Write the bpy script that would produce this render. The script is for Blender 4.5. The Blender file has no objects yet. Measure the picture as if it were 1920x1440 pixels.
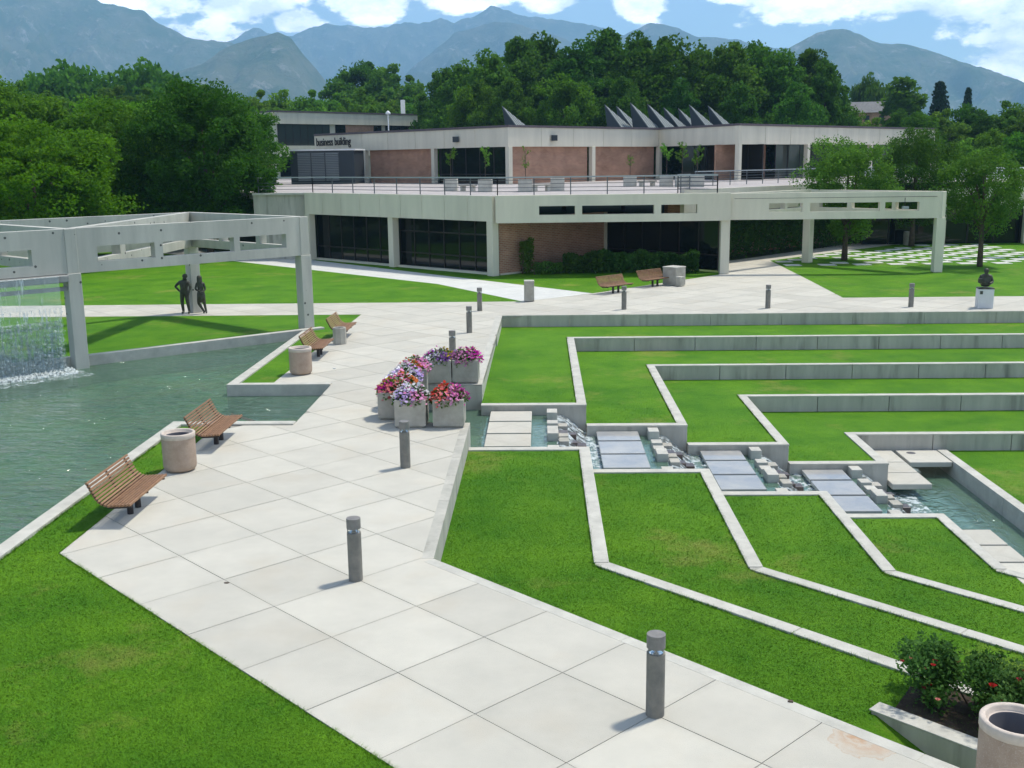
import bpy, math, random
import numpy as np
from mathutils import Vector, Matrix
from mathutils.geometry import tessellate_polygon
R = math.radians
sc = bpy.context.scene
COL = sc.collection
# ------------------------------------------------------------------ camera
YAW, PITCH, ROLL, HC, FPX = R(-1.6253), R(11.6473), R(-.7292), 6.53, 2024.67
cd = bpy.data.cameras.new('camera'); cam = bpy.data.objects.new('camera', cd); COL.objects.link(cam)
cd.sensor_width = 36; cd.lens = FPX / 1920 * 36; cd.clip_end = 60000; cd.clip_start = .1
fw = Vector((math.sin(YAW)*math.cos(PITCH), math.cos(YAW)*math.cos(PITCH), -math.sin(PITCH)))
rt = Vector((math.cos(YAW), -math.sin(YAW), 0)); up = rt.cross(fw)
c_, s_ = math.cos(ROLL), math.sin(ROLL)
rt, up = c_*rt + s_*up, -s_*rt + c_*up
cam.matrix_world = Matrix(((rt.x, up.x, -fw.x, 0), (rt.y, up.y, -fw.y, 0), (rt.z, up.z, -fw.z, HC), (0, 0, 0, 1)))
sc.camera = cam
# ------------------------------------------------------------------ light, sky, exposure
SUN_EL, SUN_AZ = R(63), R(55)          # azimuth from +Y towards +X
ld = bpy.data.lights.new('sun', 'SUN'); ld.energy = 3.9; ld.angle = R(4.5); ld.color = (1, .945, .83)
sun = bpy.data.objects.new('sun', ld); COL.objects.link(sun)
sdir = Vector((math.sin(SUN_AZ)*math.cos(SUN_EL), math.cos(SUN_AZ)*math.cos(SUN_EL), math.sin(SUN_EL)))
sun.rotation_euler = sdir.to_track_quat('Z', 'Y').to_euler(); sun.location = sdir*60
w = bpy.data.worlds.new('World'); sc.world = w; w.use_nodes = True
wn = w.node_tree.nodes; wl = w.node_tree.links; wn.clear()
def wnode(t, **k):
    n = wn.new(t)
    for a, b in k.items(): setattr(n, a, b)
    return n
sky = wnode('ShaderNodeTexSky', sky_type='NISHITA', sun_disc=False, sun_elevation=SUN_EL, sun_rotation=SUN_AZ, altitude=1400, air_density=1.0, dust_density=.4, ozone_density=2.2)
tc = wnode('ShaderNodeTexCoord')
def wmath(op, a, b=None, clamp=False):
    n = wnode('ShaderNodeMath', operation=op); n.use_clamp = clamp
    for i, v in enumerate((a, b)):
        if v is None: continue
        if isinstance(v, (int, float)): n.inputs[i].default_value = v
        else: wl.new(v, n.inputs[i])
    return n.outputs[0]
nz = wnode('ShaderNodeTexNoise'); nz.inputs['Scale'].default_value = 17; nz.inputs['Detail'].default_value = 11; nz.inputs['Roughness'].default_value = .62
mp = wnode('ShaderNodeMapping'); mp.inputs['Scale'].default_value = (1, 1, 2.0); wl.new(tc.outputs['Generated'], mp.inputs[0]); wl.new(mp.outputs[0], nz.inputs[0])
nb = wnode('ShaderNodeTexNoise'); nb.inputs['Scale'].default_value = 3.1; nb.inputs['Detail'].default_value = 3; wl.new(mp.outputs[0], nb.inputs[0])
val = wmath('MULTIPLY_ADD', nz.outputs[0], 2.2); val.node.inputs[2].default_value = -1.12
bigc = wmath('MULTIPLY', wmath('SUBTRACT', nb.outputs[0], .57), 2.4)
bigc = wmath('MAXIMUM', bigc, -.8)
tot = bigc
def cloud(az, el, ra, re, gain):        # a bank of cumulus, azimuth / elevation and half extents in degrees
    global tot
    d = Vector((math.sin(R(az))*math.cos(R(el)), math.cos(R(az))*math.cos(R(el)), math.sin(R(el))))
    sb = wnode('ShaderNodeVectorMath', operation='SUBTRACT'); wl.new(tc.outputs['Generated'], sb.inputs[0]); sb.inputs[1].default_value = d
    m = wnode('ShaderNodeVectorMath', operation='MULTIPLY'); wl.new(sb.outputs[0], m.inputs[0]); m.inputs[1].default_value = (1/R(ra), 1/R(ra), 1/R(re))
    g = wnode('ShaderNodeTexGradient', gradient_type='SPHERICAL'); wl.new(m.outputs[0], g.inputs[0])
    q = wmath('MULTIPLY_ADD', g.outputs[1], gain); q.node.inputs[2].default_value = -.30; tot = wmath('MAXIMUM', tot, q)
for a in [(-18.5, 8.9, 5.5, 2.6, 1.5), (-14.5, 7.9, 4.0, 1.6, 1.5), (-12.2, 7.0, 2.2, 1.0, 1.3), (-8.6, 7.9, 3.2, 1.3, 1.5), (-4.2, 8.8, 5.2, 1.7, 1.6), (-2.2, 9.6, 4.2, 1.6, 1.4), (.7, 7.9, 2.2, 1.0, 1.5), (5.0, 7.7, 2.0, 1.2, 1.5), (6.2, 8.6, 2.0, 1.2, 1.4), (10.5, 8.4, 4, 1.5, 1.4),
          (13.5, 8.2, 6.5, 2.2, 1.4), (20.5, 8.3, 8, 3.6, 1.5), (24, 4.5, 5, 4.5, 1.3), (-30, 7, 6, 3, 1.3), (33, 7, 7, 3, 1.3), (60, 9, 9, 4, 1.3), (-58, 8, 9, 4, 1.3), (100, 8, 9, 4, 1.3), (150, 9, 12, 4, 1.3), (-110, 9, 12, 4, 1.3), (-160, 8, 10, 4, 1.3)]:
    cloud(*a)
mask = wmath('ADD', tot, val)
mr = wnode('ShaderNodeMapRange', interpolation_type='SMOOTHSTEP'); wl.new(mask, mr.inputs[0]); mr.inputs[1].default_value = .0; mr.inputs[2].default_value = .26
cr = wnode('ShaderNodeValToRGB'); wl.new(nz.outputs[0], cr.inputs[0])
cr.color_ramp.elements[0].position = .4; cr.color_ramp.elements[0].color = (9.5, 10.3, 11.2, 1); cr.color_ramp.elements[1].position = .6; cr.color_ramp.elements[1].color = (18, 17.8, 17.2, 1)
mx = wnode('ShaderNodeMixRGB'); wl.new(mr.outputs[0], mx.inputs[0]); wl.new(sky.outputs[0], mx.inputs[1]); wl.new(cr.outputs[0], mx.inputs[2])
bg = wnode('ShaderNodeBackground'); bg.inputs[1].default_value = .15; wl.new(mx.outputs[0], bg.inputs[0])
wo = wnode('ShaderNodeOutputWorld'); wl.new(bg.outputs[0], wo.inputs[0])
vs = sc.view_settings; vs.view_transform = 'Standard'; vs.look = 'None'; vs.exposure = 0.2; vs.gamma = 1; vs.use_curve_mapping = False
cy = sc.cycles; cy.use_denoising = True; cy.use_adaptive_sampling = True; cy.adaptive_threshold = .02; cy.max_bounces = 7; cy.diffuse_bounces = 3; cy.glossy_bounces = 3; cy.transmission_bounces = 4; cy.transparent_max_bounces = 12; cy.volume_bounces = 2
cy.sample_clamp_indirect = 6; cy.caustics_reflective = False; cy.caustics_refractive = False
try: cy.denoiser = 'OPENIMAGEDENOISE'
except Exception: pass
# ------------------------------------------------------------------ materials
def mat(name, col, rough=.8, var=.0, scale=3., col2=None, bump=0., bscale=40., metal=0., spec=.3, detail=6., streak=False, extra=None):
    m = bpy.data.materials.new(name); m.use_nodes = True
    n = m.node_tree.nodes; l = m.node_tree.links; b = n['Principled BSDF']
    b.inputs['Roughness'].default_value = rough; b.inputs['Metallic'].default_value = metal; b.inputs['Specular IOR Level'].default_value = spec
    b.inputs['Base Color'].default_value = (*col, 1)
    t = n.new('ShaderNodeTexCoord'); src = n.new('ShaderNodeNewGeometry').outputs['Position']
    if var or col2:
        c2 = col2 or tuple(c*(1-var) for c in col); c1 = tuple(min(1, c*(1+var)) for c in col) if not col2 else col
        nz = n.new('ShaderNodeTexNoise'); nz.inputs['Scale'].default_value = scale; nz.inputs['Detail'].default_value = detail; nz.inputs['Roughness'].default_value = .65
        mpn = n.new('ShaderNodeMapping'); l.new(src, mpn.inputs[0]); l.new(mpn.outputs[0], nz.inputs[0])
        if streak: mpn.inputs['Scale'].default_value = (1, 1, .16)
        rp = n.new('ShaderNodeValToRGB'); rp.color_ramp.elements[0].position = .32; rp.color_ramp.elements[1].position = .66
        rp.color_ramp.elements[0].color = (*c2, 1); rp.color_ramp.elements[1].color = (*c1, 1)
        l.new(nz.outputs[0], rp.inputs[0]); out = rp.outputs[0]
        if extra:                                # second, differently scaled stain: (colour, scale, threshold lo, hi, amount)
            ec, es, lo, hi, am = extra
            n2 = n.new('ShaderNodeTexNoise'); n2.inputs['Scale'].default_value = es; n2.inputs['Detail'].default_value = 7
            m2 = n.new('ShaderNodeMapping'); l.new(src, m2.inputs[0]); l.new(m2.outputs[0], n2.inputs[0])
            if streak: m2.inputs['Scale'].default_value = (1, 1, .12)
            mr_ = n.new('ShaderNodeMapRange'); l.new(n2.outputs[0], mr_.inputs[0]); mr_.inputs[1].default_value = lo; mr_.inputs[2].default_value = hi; mr_.inputs[4].default_value = am
            mx_ = n.new('ShaderNodeMixRGB'); l.new(mr_.outputs[0], mx_.inputs[0]); l.new(out, mx_.inputs[1]); mx_.inputs[2].default_value = (*ec, 1); out = mx_.outputs[0]
        l.new(out, b.inputs['Base Color'])
    if bump:
        nb_ = n.new('ShaderNodeTexNoise'); nb_.inputs['Scale'].default_value = bscale; nb_.inputs['Detail'].default_value = 5; l.new(src, nb_.inputs[0])
        bp = n.new('ShaderNodeBump'); bp.inputs['Strength'].default_value = bump; bp.inputs['Distance'].default_value = .02; l.new(nb_.outputs[0], bp.inputs['Height']); l.new(bp.outputs[0], b.inputs['Normal'])
    return m
M = {}
M['slab'] = mat('paving_concrete', (.53, .505, .435), .85, col2=(.465, .445, .385), scale=.9, bump=.12, bscale=60, extra=((.47, .40, .30), .8, .54, .8, .42))
def randomise(m, amt):                    # small brightness difference from piece to piece
    n = m.node_tree.nodes; l = m.node_tree.links; b = n['Principled BSDF']
    lk = b.inputs['Base Color'].links
    oi = n.new('ShaderNodeObjectInfo'); mr_ = n.new('ShaderNodeMapRange'); l.new(oi.outputs['Random'], mr_.inputs[0]); mr_.inputs[3].default_value = 1-amt; mr_.inputs[4].default_value = 1+amt
    hs = n.new('ShaderNodeHueSaturation'); l.new(mr_.outputs[0], hs.inputs['Value'])
    if lk: l.new(lk[0].from_socket, hs.inputs['Color'])
    else: hs.inputs['Color'].default_value = b.inputs['Base Color'].default_value
    l.new(hs.outputs[0], b.inputs['Base Color'])
randomise(M['slab'], .075)
def rust_ring(m, c, r0):                  # old rust stain left on the concrete near the rose bed
    n = m.node_tree.nodes; l = m.node_tree.links; b = n['Principled BSDF']; src = b.inputs['Base Color'].links[0].from_socket
    g = n.new('ShaderNodeNewGeometry'); nz_ = n.new('ShaderNodeTexNoise'); nz_.inputs['Scale'].default_value = 5; nz_.inputs['Detail'].default_value = 6; l.new(g.outputs['Position'], nz_.inputs[0])
    ds = n.new('ShaderNodeVectorMath'); ds.operation = 'DISTANCE'; l.new(g.outputs['Position'], ds.inputs[0]); ds.inputs[1].default_value = (*c, 0)
    ad = n.new('ShaderNodeMath'); ad.operation = 'MULTIPLY_ADD'; l.new(nz_.outputs[0], ad.inputs[0]); ad.inputs[1].default_value = .45; l.new(ds.outputs['Value'], ad.inputs[2])
    rp = n.new('ShaderNodeValToRGB'); l.new(ad.outputs[0], rp.inputs[0]); e = rp.color_ramp.elements; e[0].position = .28; e[0].color = (.75,)*3+(1,); e[1].position = r0+.24; e[1].color = (0, 0, 0, 1)
    for p_, v in ((.36, .2), (.44, .5), (r0+.2, .12), (r0+.225, .45)): q = e.new(p_); q.color = (v, v, v, 1)
    mx_ = n.new('ShaderNodeMixRGB'); l.new(rp.outputs[0], mx_.inputs[0]); l.new(src, mx_.inputs[1]); mx_.inputs[2].default_value = (.42, .23, .11, 1); l.new(mx_.outputs[0], b.inputs['Base Color'])
rust_ring(M['slab'], (3.66, 11.38), .38)
def joint_grime(m, o, s):                 # dirt that gathers beside the joints of the diagonal slab grid
    n = m.node_tree.nodes; l = m.node_tree.links; b = n['Principled BSDF']; src = b.inputs['Base Color'].links[0].from_socket; g = n.new('ShaderNodeNewGeometry')
    mp_ = n.new('ShaderNodeMapping'); mp_.vector_type = 'TEXTURE'; mp_.inputs['Location'].default_value = (*o, 0); mp_.inputs['Rotation'].default_value = (0, 0, R(-45)); mp_.inputs['Scale'].default_value = (s, s, s); l.new(g.outputs['Position'], mp_.inputs[0])
    fr = n.new('ShaderNodeVectorMath'); fr.operation = 'FRACTION'; l.new(mp_.outputs[0], fr.inputs[0]); sb = n.new('ShaderNodeVectorMath'); sb.operation = 'SUBTRACT'; l.new(fr.outputs[0], sb.inputs[0]); sb.inputs[1].default_value = (.5, .5, .5)
    ab = n.new('ShaderNodeVectorMath'); ab.operation = 'ABSOLUTE'; l.new(sb.outputs[0], ab.inputs[0]); sp = n.new('ShaderNodeSeparateXYZ'); l.new(ab.outputs[0], sp.inputs[0])
    mxm = n.new('ShaderNodeMath'); mxm.operation = 'MAXIMUM'; l.new(sp.outputs[0], mxm.inputs[0]); l.new(sp.outputs[1], mxm.inputs[1])
    nz_ = n.new('ShaderNodeTexNoise'); nz_.inputs['Scale'].default_value = 2.2; nz_.inputs['Detail'].default_value = 7; l.new(g.outputs['Position'], nz_.inputs[0])
    ad = n.new('ShaderNodeMath'); ad.operation = 'MULTIPLY_ADD'; l.new(nz_.outputs[0], ad.inputs[0]); ad.inputs[1].default_value = .12; l.new(mxm.outputs[0], ad.inputs[2])
    mr_ = n.new('ShaderNodeMapRange'); l.new(ad.outputs[0], mr_.inputs[0]); mr_.inputs[1].default_value = .50; mr_.inputs[2].default_value = .575; mr_.inputs[4].default_value = .28
    mx_ = n.new('ShaderNodeMixRGB'); l.new(mr_.outputs[0], mx_.inputs[0]); l.new(src, mx_.inputs[1]); mx_.inputs[2].default_value = (.36, .34, .29, 1); l.new(mx_.outputs[0], b.inputs['Base Color'])
joint_grime(M['slab'], (-7.289, 18.405), 1.521)
M['joint'] = mat('joint_sand', (.31, .295, .255), .95, .2, 8)
M['path'] = mat('new_concrete', (.60, .60, .565), .8, .06, 1.2, bump=.08)
randomise(M['path'], .03)
M['cap'] = mat('curb_concrete', (.48, .465, .41), .85, .14, 2.2, bump=.12, bscale=50)
M['wall'] = mat('cast_concrete', (.50, .48, .42), .9, col2=(.35, .34, .295), scale=1.6, bump=.2, bscale=25, streak=True, extra=((.13, .13, .11), 2.6, .57, .74, .6))
M['beam'] = mat('beam_concrete', (.53, .52, .465), .88, col2=(.40, .395, .355), scale=1.1, bump=.15, bscale=30, streak=True, extra=((.26, .26, .24), 3.2, .6, .8, .5))
def tie_holes(m, scale, r_):               # formwork tie holes
    n = m.node_tree.nodes; l = m.node_tree.links; b = n['Principled BSDF']; src = b.inputs['Base Color'].links[0].from_socket; g = n.new('ShaderNodeNewGeometry')
    v = n.new('ShaderNodeTexVoronoi'); v.inputs['Scale'].default_value = scale; v.inputs['Randomness'].default_value = .35; l.new(g.outputs['Position'], v.inputs['Vector'])
    c = n.new('ShaderNodeMath'); c.operation = 'LESS_THAN'; l.new(v.outputs['Distance'], c.inputs[0]); c.inputs[1].default_value = r_*scale
    mx_ = n.new('ShaderNodeMixRGB'); l.new(c.outputs[0], mx_.inputs[0]); l.new(src, mx_.inputs[1]); mx_.inputs[2].default_value = (.10, .10, .095, 1); l.new(mx_.outputs[0], b.inputs['Base Color'])
tie_holes(M['beam'], 1.9, .045)
M['facade'] = mat('facade_concrete', (.72, .67, .55), .88, col2=(.60, .56, .46), scale=.7, bump=.1, bscale=20, streak=True)
M['planter'] = mat('planter_concrete', (.45, .425, .37), .9, col2=(.30, .285, .24), scale=2.0, bump=.25, bscale=70)
M['bollard'] = mat('bollard_aggregate', (.25, .235, .205), .9, col2=(.17, .165, .15), scale=5, bump=.4, bscale=110)
M['metalcap'] = mat('bollard_cap', (.22, .21, .20), .6, .15, 8, metal=.2)
M['chrome'] = mat('reflector', (.8, .82, .84), .15, metal=1.)
M['aggregate'] = mat('pink_aggregate', (.46, .35, .27), .92, col2=(.36, .265, .20), scale=4, bump=.5, bscale=120, extra=((.55, .47, .4), 60, .55, .7, .6))
M['agglip'] = mat('can_lip', (.56, .48, .41), .85, .1, 8)
M['liner'] = mat('can_liner', (.10, .10, .115), .5)
M['wood'] = mat('bench_wood', (.30, .17, .095), .7, col2=(.19, .105, .06), scale=9, bump=.2, bscale=60)
randomise(M['wood'], .12)
M['iron'] = mat('dark_iron', (.03, .024, .024), .5)
M['rail'] = mat('rail_paint', (.10, .115, .125), .5)
M['trim'] = mat('roof_trim', (.115, .095, .105), .7, .15, 4)
M['louver'] = mat('louver_metal', (.33, .36, .37), .55)
M['darkmetal'] = mat('dark_cladding', (.035, .045, .055), .5)
M['zinc'] = mat('standing_seam', (.19, .22, .22), .6, .12, 3)
M['roof'] = mat('flat_roof', (.20, .195, .19), .95, .15, 2)
M['terrace'] = mat('terrace_tile', (.40, .365, .35), .9, .12, 1.2)
M['soil'] = mat('soil', (.05, .036, .025), 1, .4, 6, bump=.6, bscale=30)
M['bronze'] = mat('bronze', (.05, .046, .037), .5, col2=(.085, .095, .075), scale=9, metal=.55, bump=.4, bscale=40)
M['bark'] = mat('bark', (.085, .065, .05), .95, .3, 6, bump=.6, bscale=14)
M['marble'] = mat('pedestal_stone', (.62, .63, .64), .6, .06, 2)
M['text'] = mat('sign_letters', (.035, .03, .028), .6)
M['white'] = mat('white_paint', (.75, .76, .76), .6, .05, 3)
M['pipe'] = mat('trough_concrete', (.27, .27, .26), .6, .2, 3)
def glass_mat(name, tint=(.006, .008, .009)):
    m = mat(name, tint, .05, spec=.35)
    n = m.node_tree.nodes; l = m.node_tree.links
    t = n.new('ShaderNodeNewGeometry'); nz_ = n.new('ShaderNodeTexNoise'); nz_.inputs['Scale'].default_value = .8; l.new(t.outputs['Position'], nz_.inputs[0])
    bp = n.new('ShaderNodeBump'); bp.inputs['Strength'].default_value = .02; l.new(nz_.outputs[0], bp.inputs['Height']); l.new(bp.outputs[0], n['Principled BSDF'].inputs['Normal'])
    return m
M['glass'] = glass_mat('dark_glass'); M['glass2'] = glass_mat('tinted_window', (.05, .06, .055))
def brick_mat():
    m = mat('brick', (.3, .17, .13), .9); n = m.node_tree.nodes; l = m.node_tree.links; b = n['Principled BSDF']
    g = n.new('ShaderNodeNewGeometry'); sp = n.new('ShaderNodeSeparateXYZ'); l.new(g.outputs['Position'], sp.inputs[0])
    # run along the wall: project the position on the horizontal tangent of the face
    cr_ = n.new('ShaderNodeVectorMath'); cr_.operation = 'CROSS_PRODUCT'; l.new(g.outputs['True Normal'], cr_.inputs[0]); cr_.inputs[1].default_value = (0, 0, 1)
    dt = n.new('ShaderNodeVectorMath'); dt.operation = 'DOT_PRODUCT'; l.new(cr_.outputs[0], dt.inputs[0]); l.new(g.outputs['Position'], dt.inputs[1])
    cb = n.new('ShaderNodeCombineXYZ'); l.new(dt.outputs['Value'], cb.inputs[0]); l.new(sp.outputs[2], cb.inputs[1])
    br = n.new('ShaderNodeTexBrick'); l.new(cb.outputs[0], br.inputs[0]); br.inputs['Scale'].default_value = 1
    br.inputs['Brick Width'].default_value = .31; br.inputs['Row Height'].default_value = .105; br.inputs['Mortar Size'].default_value = .012; br.inputs['Mortar Smooth'].default_value = .3
    br.inputs['Color1'].default_value = (.33, .155, .095, 1); br.inputs['Color2'].default_value = (.43, .22, .135, 1); br.inputs['Mortar'].default_value = (.46, .37, .30, 1)
    nz_ = n.new('ShaderNodeTexNoise'); nz_.inputs['Scale'].default_value = .9; nz_.inputs['Detail'].default_value = 6; l.new(g.outputs['Position'], nz_.inputs[0])
    mr_ = n.new('ShaderNodeMapRange'); l.new(nz_.outputs[0], mr_.inputs[0]); mr_.inputs[1].default_value = .3; mr_.inputs[2].default_value = .7; mr_.inputs[3].default_value = .8; mr_.inputs[4].default_value = 1.15
    hs = n.new('ShaderNodeHueSaturation'); l.new(br.outputs[0], hs.inputs['Color']); l.new(mr_.outputs[0], hs.inputs['Value']); l.new(hs.outputs[0], b.inputs['Base Color'])
    bp = n.new('ShaderNodeBump'); bp.inputs['Strength'].default_value = .5; bp.inputs['Distance'].default_value = .01; bp.invert = True; l.new(br.outputs['Fac'], bp.inputs['Height']); l.new(bp.outputs[0], b.inputs['Normal'])
    return m
M['brick'] = brick_mat()
def leaf_mat(name, a, b_, trans=.35, scale=.5):
    m = bpy.data.materials.new(name); m.use_nodes = True; n = m.node_tree.nodes; l = m.node_tree.links; n.clear()
    g = n.new('ShaderNodeNewGeometry'); oi = n.new('ShaderNodeObjectInfo')
    nz_ = n.new('ShaderNodeTexNoise'); nz_.inputs['Scale'].default_value = scale; nz_.inputs['Detail'].default_value = 3; l.new(g.outputs['Position'], nz_.inputs[0])
    ad = n.new('ShaderNodeMath'); ad.operation = 'MULTIPLY_ADD'; l.new(g.outputs['Random Per Island'], ad.inputs[0]); ad.inputs[1].default_value = .55; 
    sb = n.new('ShaderNodeMath'); sb.operation = 'SUBTRACT'; l.new(nz_.outputs[0], sb.inputs[0]); sb.inputs[1].default_value = .27; l.new(sb.outputs[0], ad.inputs[2])
    mx_ = n.new('ShaderNodeMixRGB'); l.new(ad.outputs[0], mx_.inputs[0]); mx_.inputs[1].default_value = (*a, 1); mx_.inputs[2].default_value = (*b_, 1)
    mr_ = n.new('ShaderNodeMapRange'); l.new(oi.outputs['Random'], mr_.inputs[0]); mr_.inputs[3].default_value = .68; mr_.inputs[4].default_value = 1.25
    hs = n.new('ShaderNodeHueSaturation'); l.new(mx_.outputs[0], hs.inputs['Color']); l.new(mr_.outputs[0], hs.inputs['Value'])
    mh = n.new('ShaderNodeMapRange'); wm = n.new('ShaderNodeMath'); wm.operation = 'FRACT'; wk = n.new('ShaderNodeMath'); wk.operation = 'MULTIPLY'; l.new(oi.outputs['Random'], wk.inputs[0]); wk.inputs[1].default_value = 17.3; l.new(wk.outputs[0], wm.inputs[0]); l.new(wm.outputs[0], mh.inputs[0]); mh.inputs[3].default_value = .482; mh.inputs[4].default_value = .512; l.new(mh.outputs[0], hs.inputs['Hue'])
    d = n.new('ShaderNodeBsdfPrincipled'); d.inputs['Roughness'].default_value = .6; d.inputs['Specular IOR Level'].default_value = .08; l.new(hs.outputs[0], d.inputs['Base Color'])
    t = n.new('ShaderNodeBsdfTranslucent'); l.new(hs.outputs[0], t.inputs['Color'])
    ms = n.new('ShaderNodeMixShader'); ms.inputs[0].default_value = trans; l.new(d.outputs[0], ms.inputs[1]); l.new(t.outputs[0], ms.inputs[2])
    o = n.new('ShaderNodeOutputMaterial'); l.new(ms.outputs[0], o.inputs[0])
    return m
M['leaf_bright'] = leaf_mat('leaf_bright', (.060, .19, .010), (.17, .37, .018), .5)
M['leaf_mid'] = leaf_mat('leaf_mid', (.034, .125, .010), (.115, .27, .018), .5)
M['leaf_dark'] = leaf_mat('leaf_dark', (.026, .10, .011), (.09, .225, .020), .48)
M['leaf_locust'] = leaf_mat('leaf_locust', (.040, .145, .02), (.125, .29, .034), .5)
M['leaf_row'] = leaf_mat('leaf_row', (.052, .16, .016), (.155, .33, .03), .5)
M['leaf_conifer'] = leaf_mat('leaf_conifer', (.012, .036, .02), (.03, .07, .03), .15)
M['leaf_shrub'] = leaf_mat('leaf_shrub', (.026, .085, .016), (.08, .165, .03), .35, 2)
M['leaf_lime'] = leaf_mat('leaf_lime', (.08, .20, .02), (.16, .30, .04), .4, 2)
M['leaf_rose'] = leaf_mat('leaf_rose', (.03, .10, .02), (.10, .21, .045), .4, 4)
M['leaf_bed'] = leaf_mat('leaf_bed', (.055, .16, .025), (.14, .27, .05), .4, 4)
PETAL = {k: leaf_mat('petal_'+k, a, b, .3, 6) for k, a, b in [('white', (.72, .70, .74), (.8, .8, .8)), ('pink', (.75, .22, .48), (.85, .45, .68)), ('magenta', (.55, .02, .30), (.72, .08, .48)), ('purple', (.22, .06, .42), (.42, .24, .62)),
          ('red', (.50, .015, .02), (.62, .06, .04)), ('orange', (.62, .11, .02), (.75, .24, .08)), ('yellow', (.6, .42, .04), (.7, .55, .1)), ('lilac', (.42, .30, .62), (.62, .5, .75)), ('rose', (.42, .005, .02), (.55, .03, .05)), ('salmon', (.6, .16, .12), (.7, .3, .25))]}
def grass_mat(name, blade=False):
    m = bpy.data.materials.new(name); m.use_nodes = True; n = m.node_tree.nodes; l = m.node_tree.links; b = n['Principled BSDF']
    b.inputs['Roughness'].default_value = .75; b.inputs['Specular IOR Level'].default_value = .12
    g = n.new('ShaderNodeNewGeometry')
    def noise(s, d=4, rgh=.6):
        z = n.new('ShaderNodeTexNoise'); z.inputs['Scale'].default_value = s; z.inputs['Detail'].default_value = d; z.inputs['Roughness'].default_value = rgh; l.new(g.outputs['Position'], z.inputs[0]); return z.outputs[0]
    def ramp(f, a, c, p0=.35, p1=.65):
        r_ = n.new('ShaderNodeValToRGB'); r_.color_ramp.elements[0].position = p0; r_.color_ramp.elements[1].position = p1; r_.color_ramp.elements[0].color = (*a, 1); r_.color_ramp.elements[1].color = (*c, 1); l.new(f, r_.inputs[0]); return r_.outputs[0]
    base = ramp(noise(.5, 7, .68), (.056, .182, .006), (.112, .266, .010))
    fine = ramp(noise(22 if not blade else 5, 6, .75), (.75, .76, .65), (1.22, 1.2, 1.2), .3, .7)
    mu = n.new('ShaderNodeMixRGB'); mu.blend_type = 'MULTIPLY'; mu.inputs[0].default_value = .85; l.new(base, mu.inputs[1]); l.new(fine, mu.inputs[2])
    dry = ramp(noise(.27, 7, .72), (0, 0, 0), (.7, .7, .7), .56, .74)
    mx_ = n.new('ShaderNodeMixRGB'); l.new(dry, mx_.inputs[0]); l.new(mu.outputs[0], mx_.inputs[1]); mx_.inputs[2].default_value = (.30, .29, .07, 1)
    l.new(mx_.outputs[0], b.inputs['Base Color'])
    if blade:
        va = n.new('ShaderNodeVectorMath'); va.operation = 'SCALE'; l.new(g.outputs['Normal'], va.inputs[0]); va.inputs['Scale'].default_value = .45
        vb = n.new('ShaderNodeVectorMath'); vb.operation = 'ADD'; l.new(va.outputs[0], vb.inputs[0]); vb.inputs[1].default_value = (0, 0, .8)
        vc = n.new('ShaderNodeVectorMath'); vc.operation = 'NORMALIZE'; l.new(vb.outputs[0], vc.inputs[0]); l.new(vc.outputs[0], b.inputs['Normal'])
    else:
        bp = n.new('ShaderNodeBump'); bp.inputs['Strength'].default_value = .9; bp.inputs['Distance'].default_value = .05; l.new(noise(28, 5, .8), bp.inputs['Height']); l.new(bp.outputs[0], b.inputs['Normal'])
    return m
M['grass'] = grass_mat('grass_turf'); M['blade'] = grass_mat('grass_blade', True)
M['ground'] = mat('earth', (.06, .10, .03), 1, .4, .05)
M['algae'] = mat('pool_floor', (.17, .32, .19), .9, col2=(.24, .22, .06), scale=.4, extra=((.10, .21, .17), .8, .5, .7, .8))
M['bluefloor'] = mat('blue_basin', (.27, .38, .43), .9, col2=(.20, .30, .34), scale=1.2)
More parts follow.
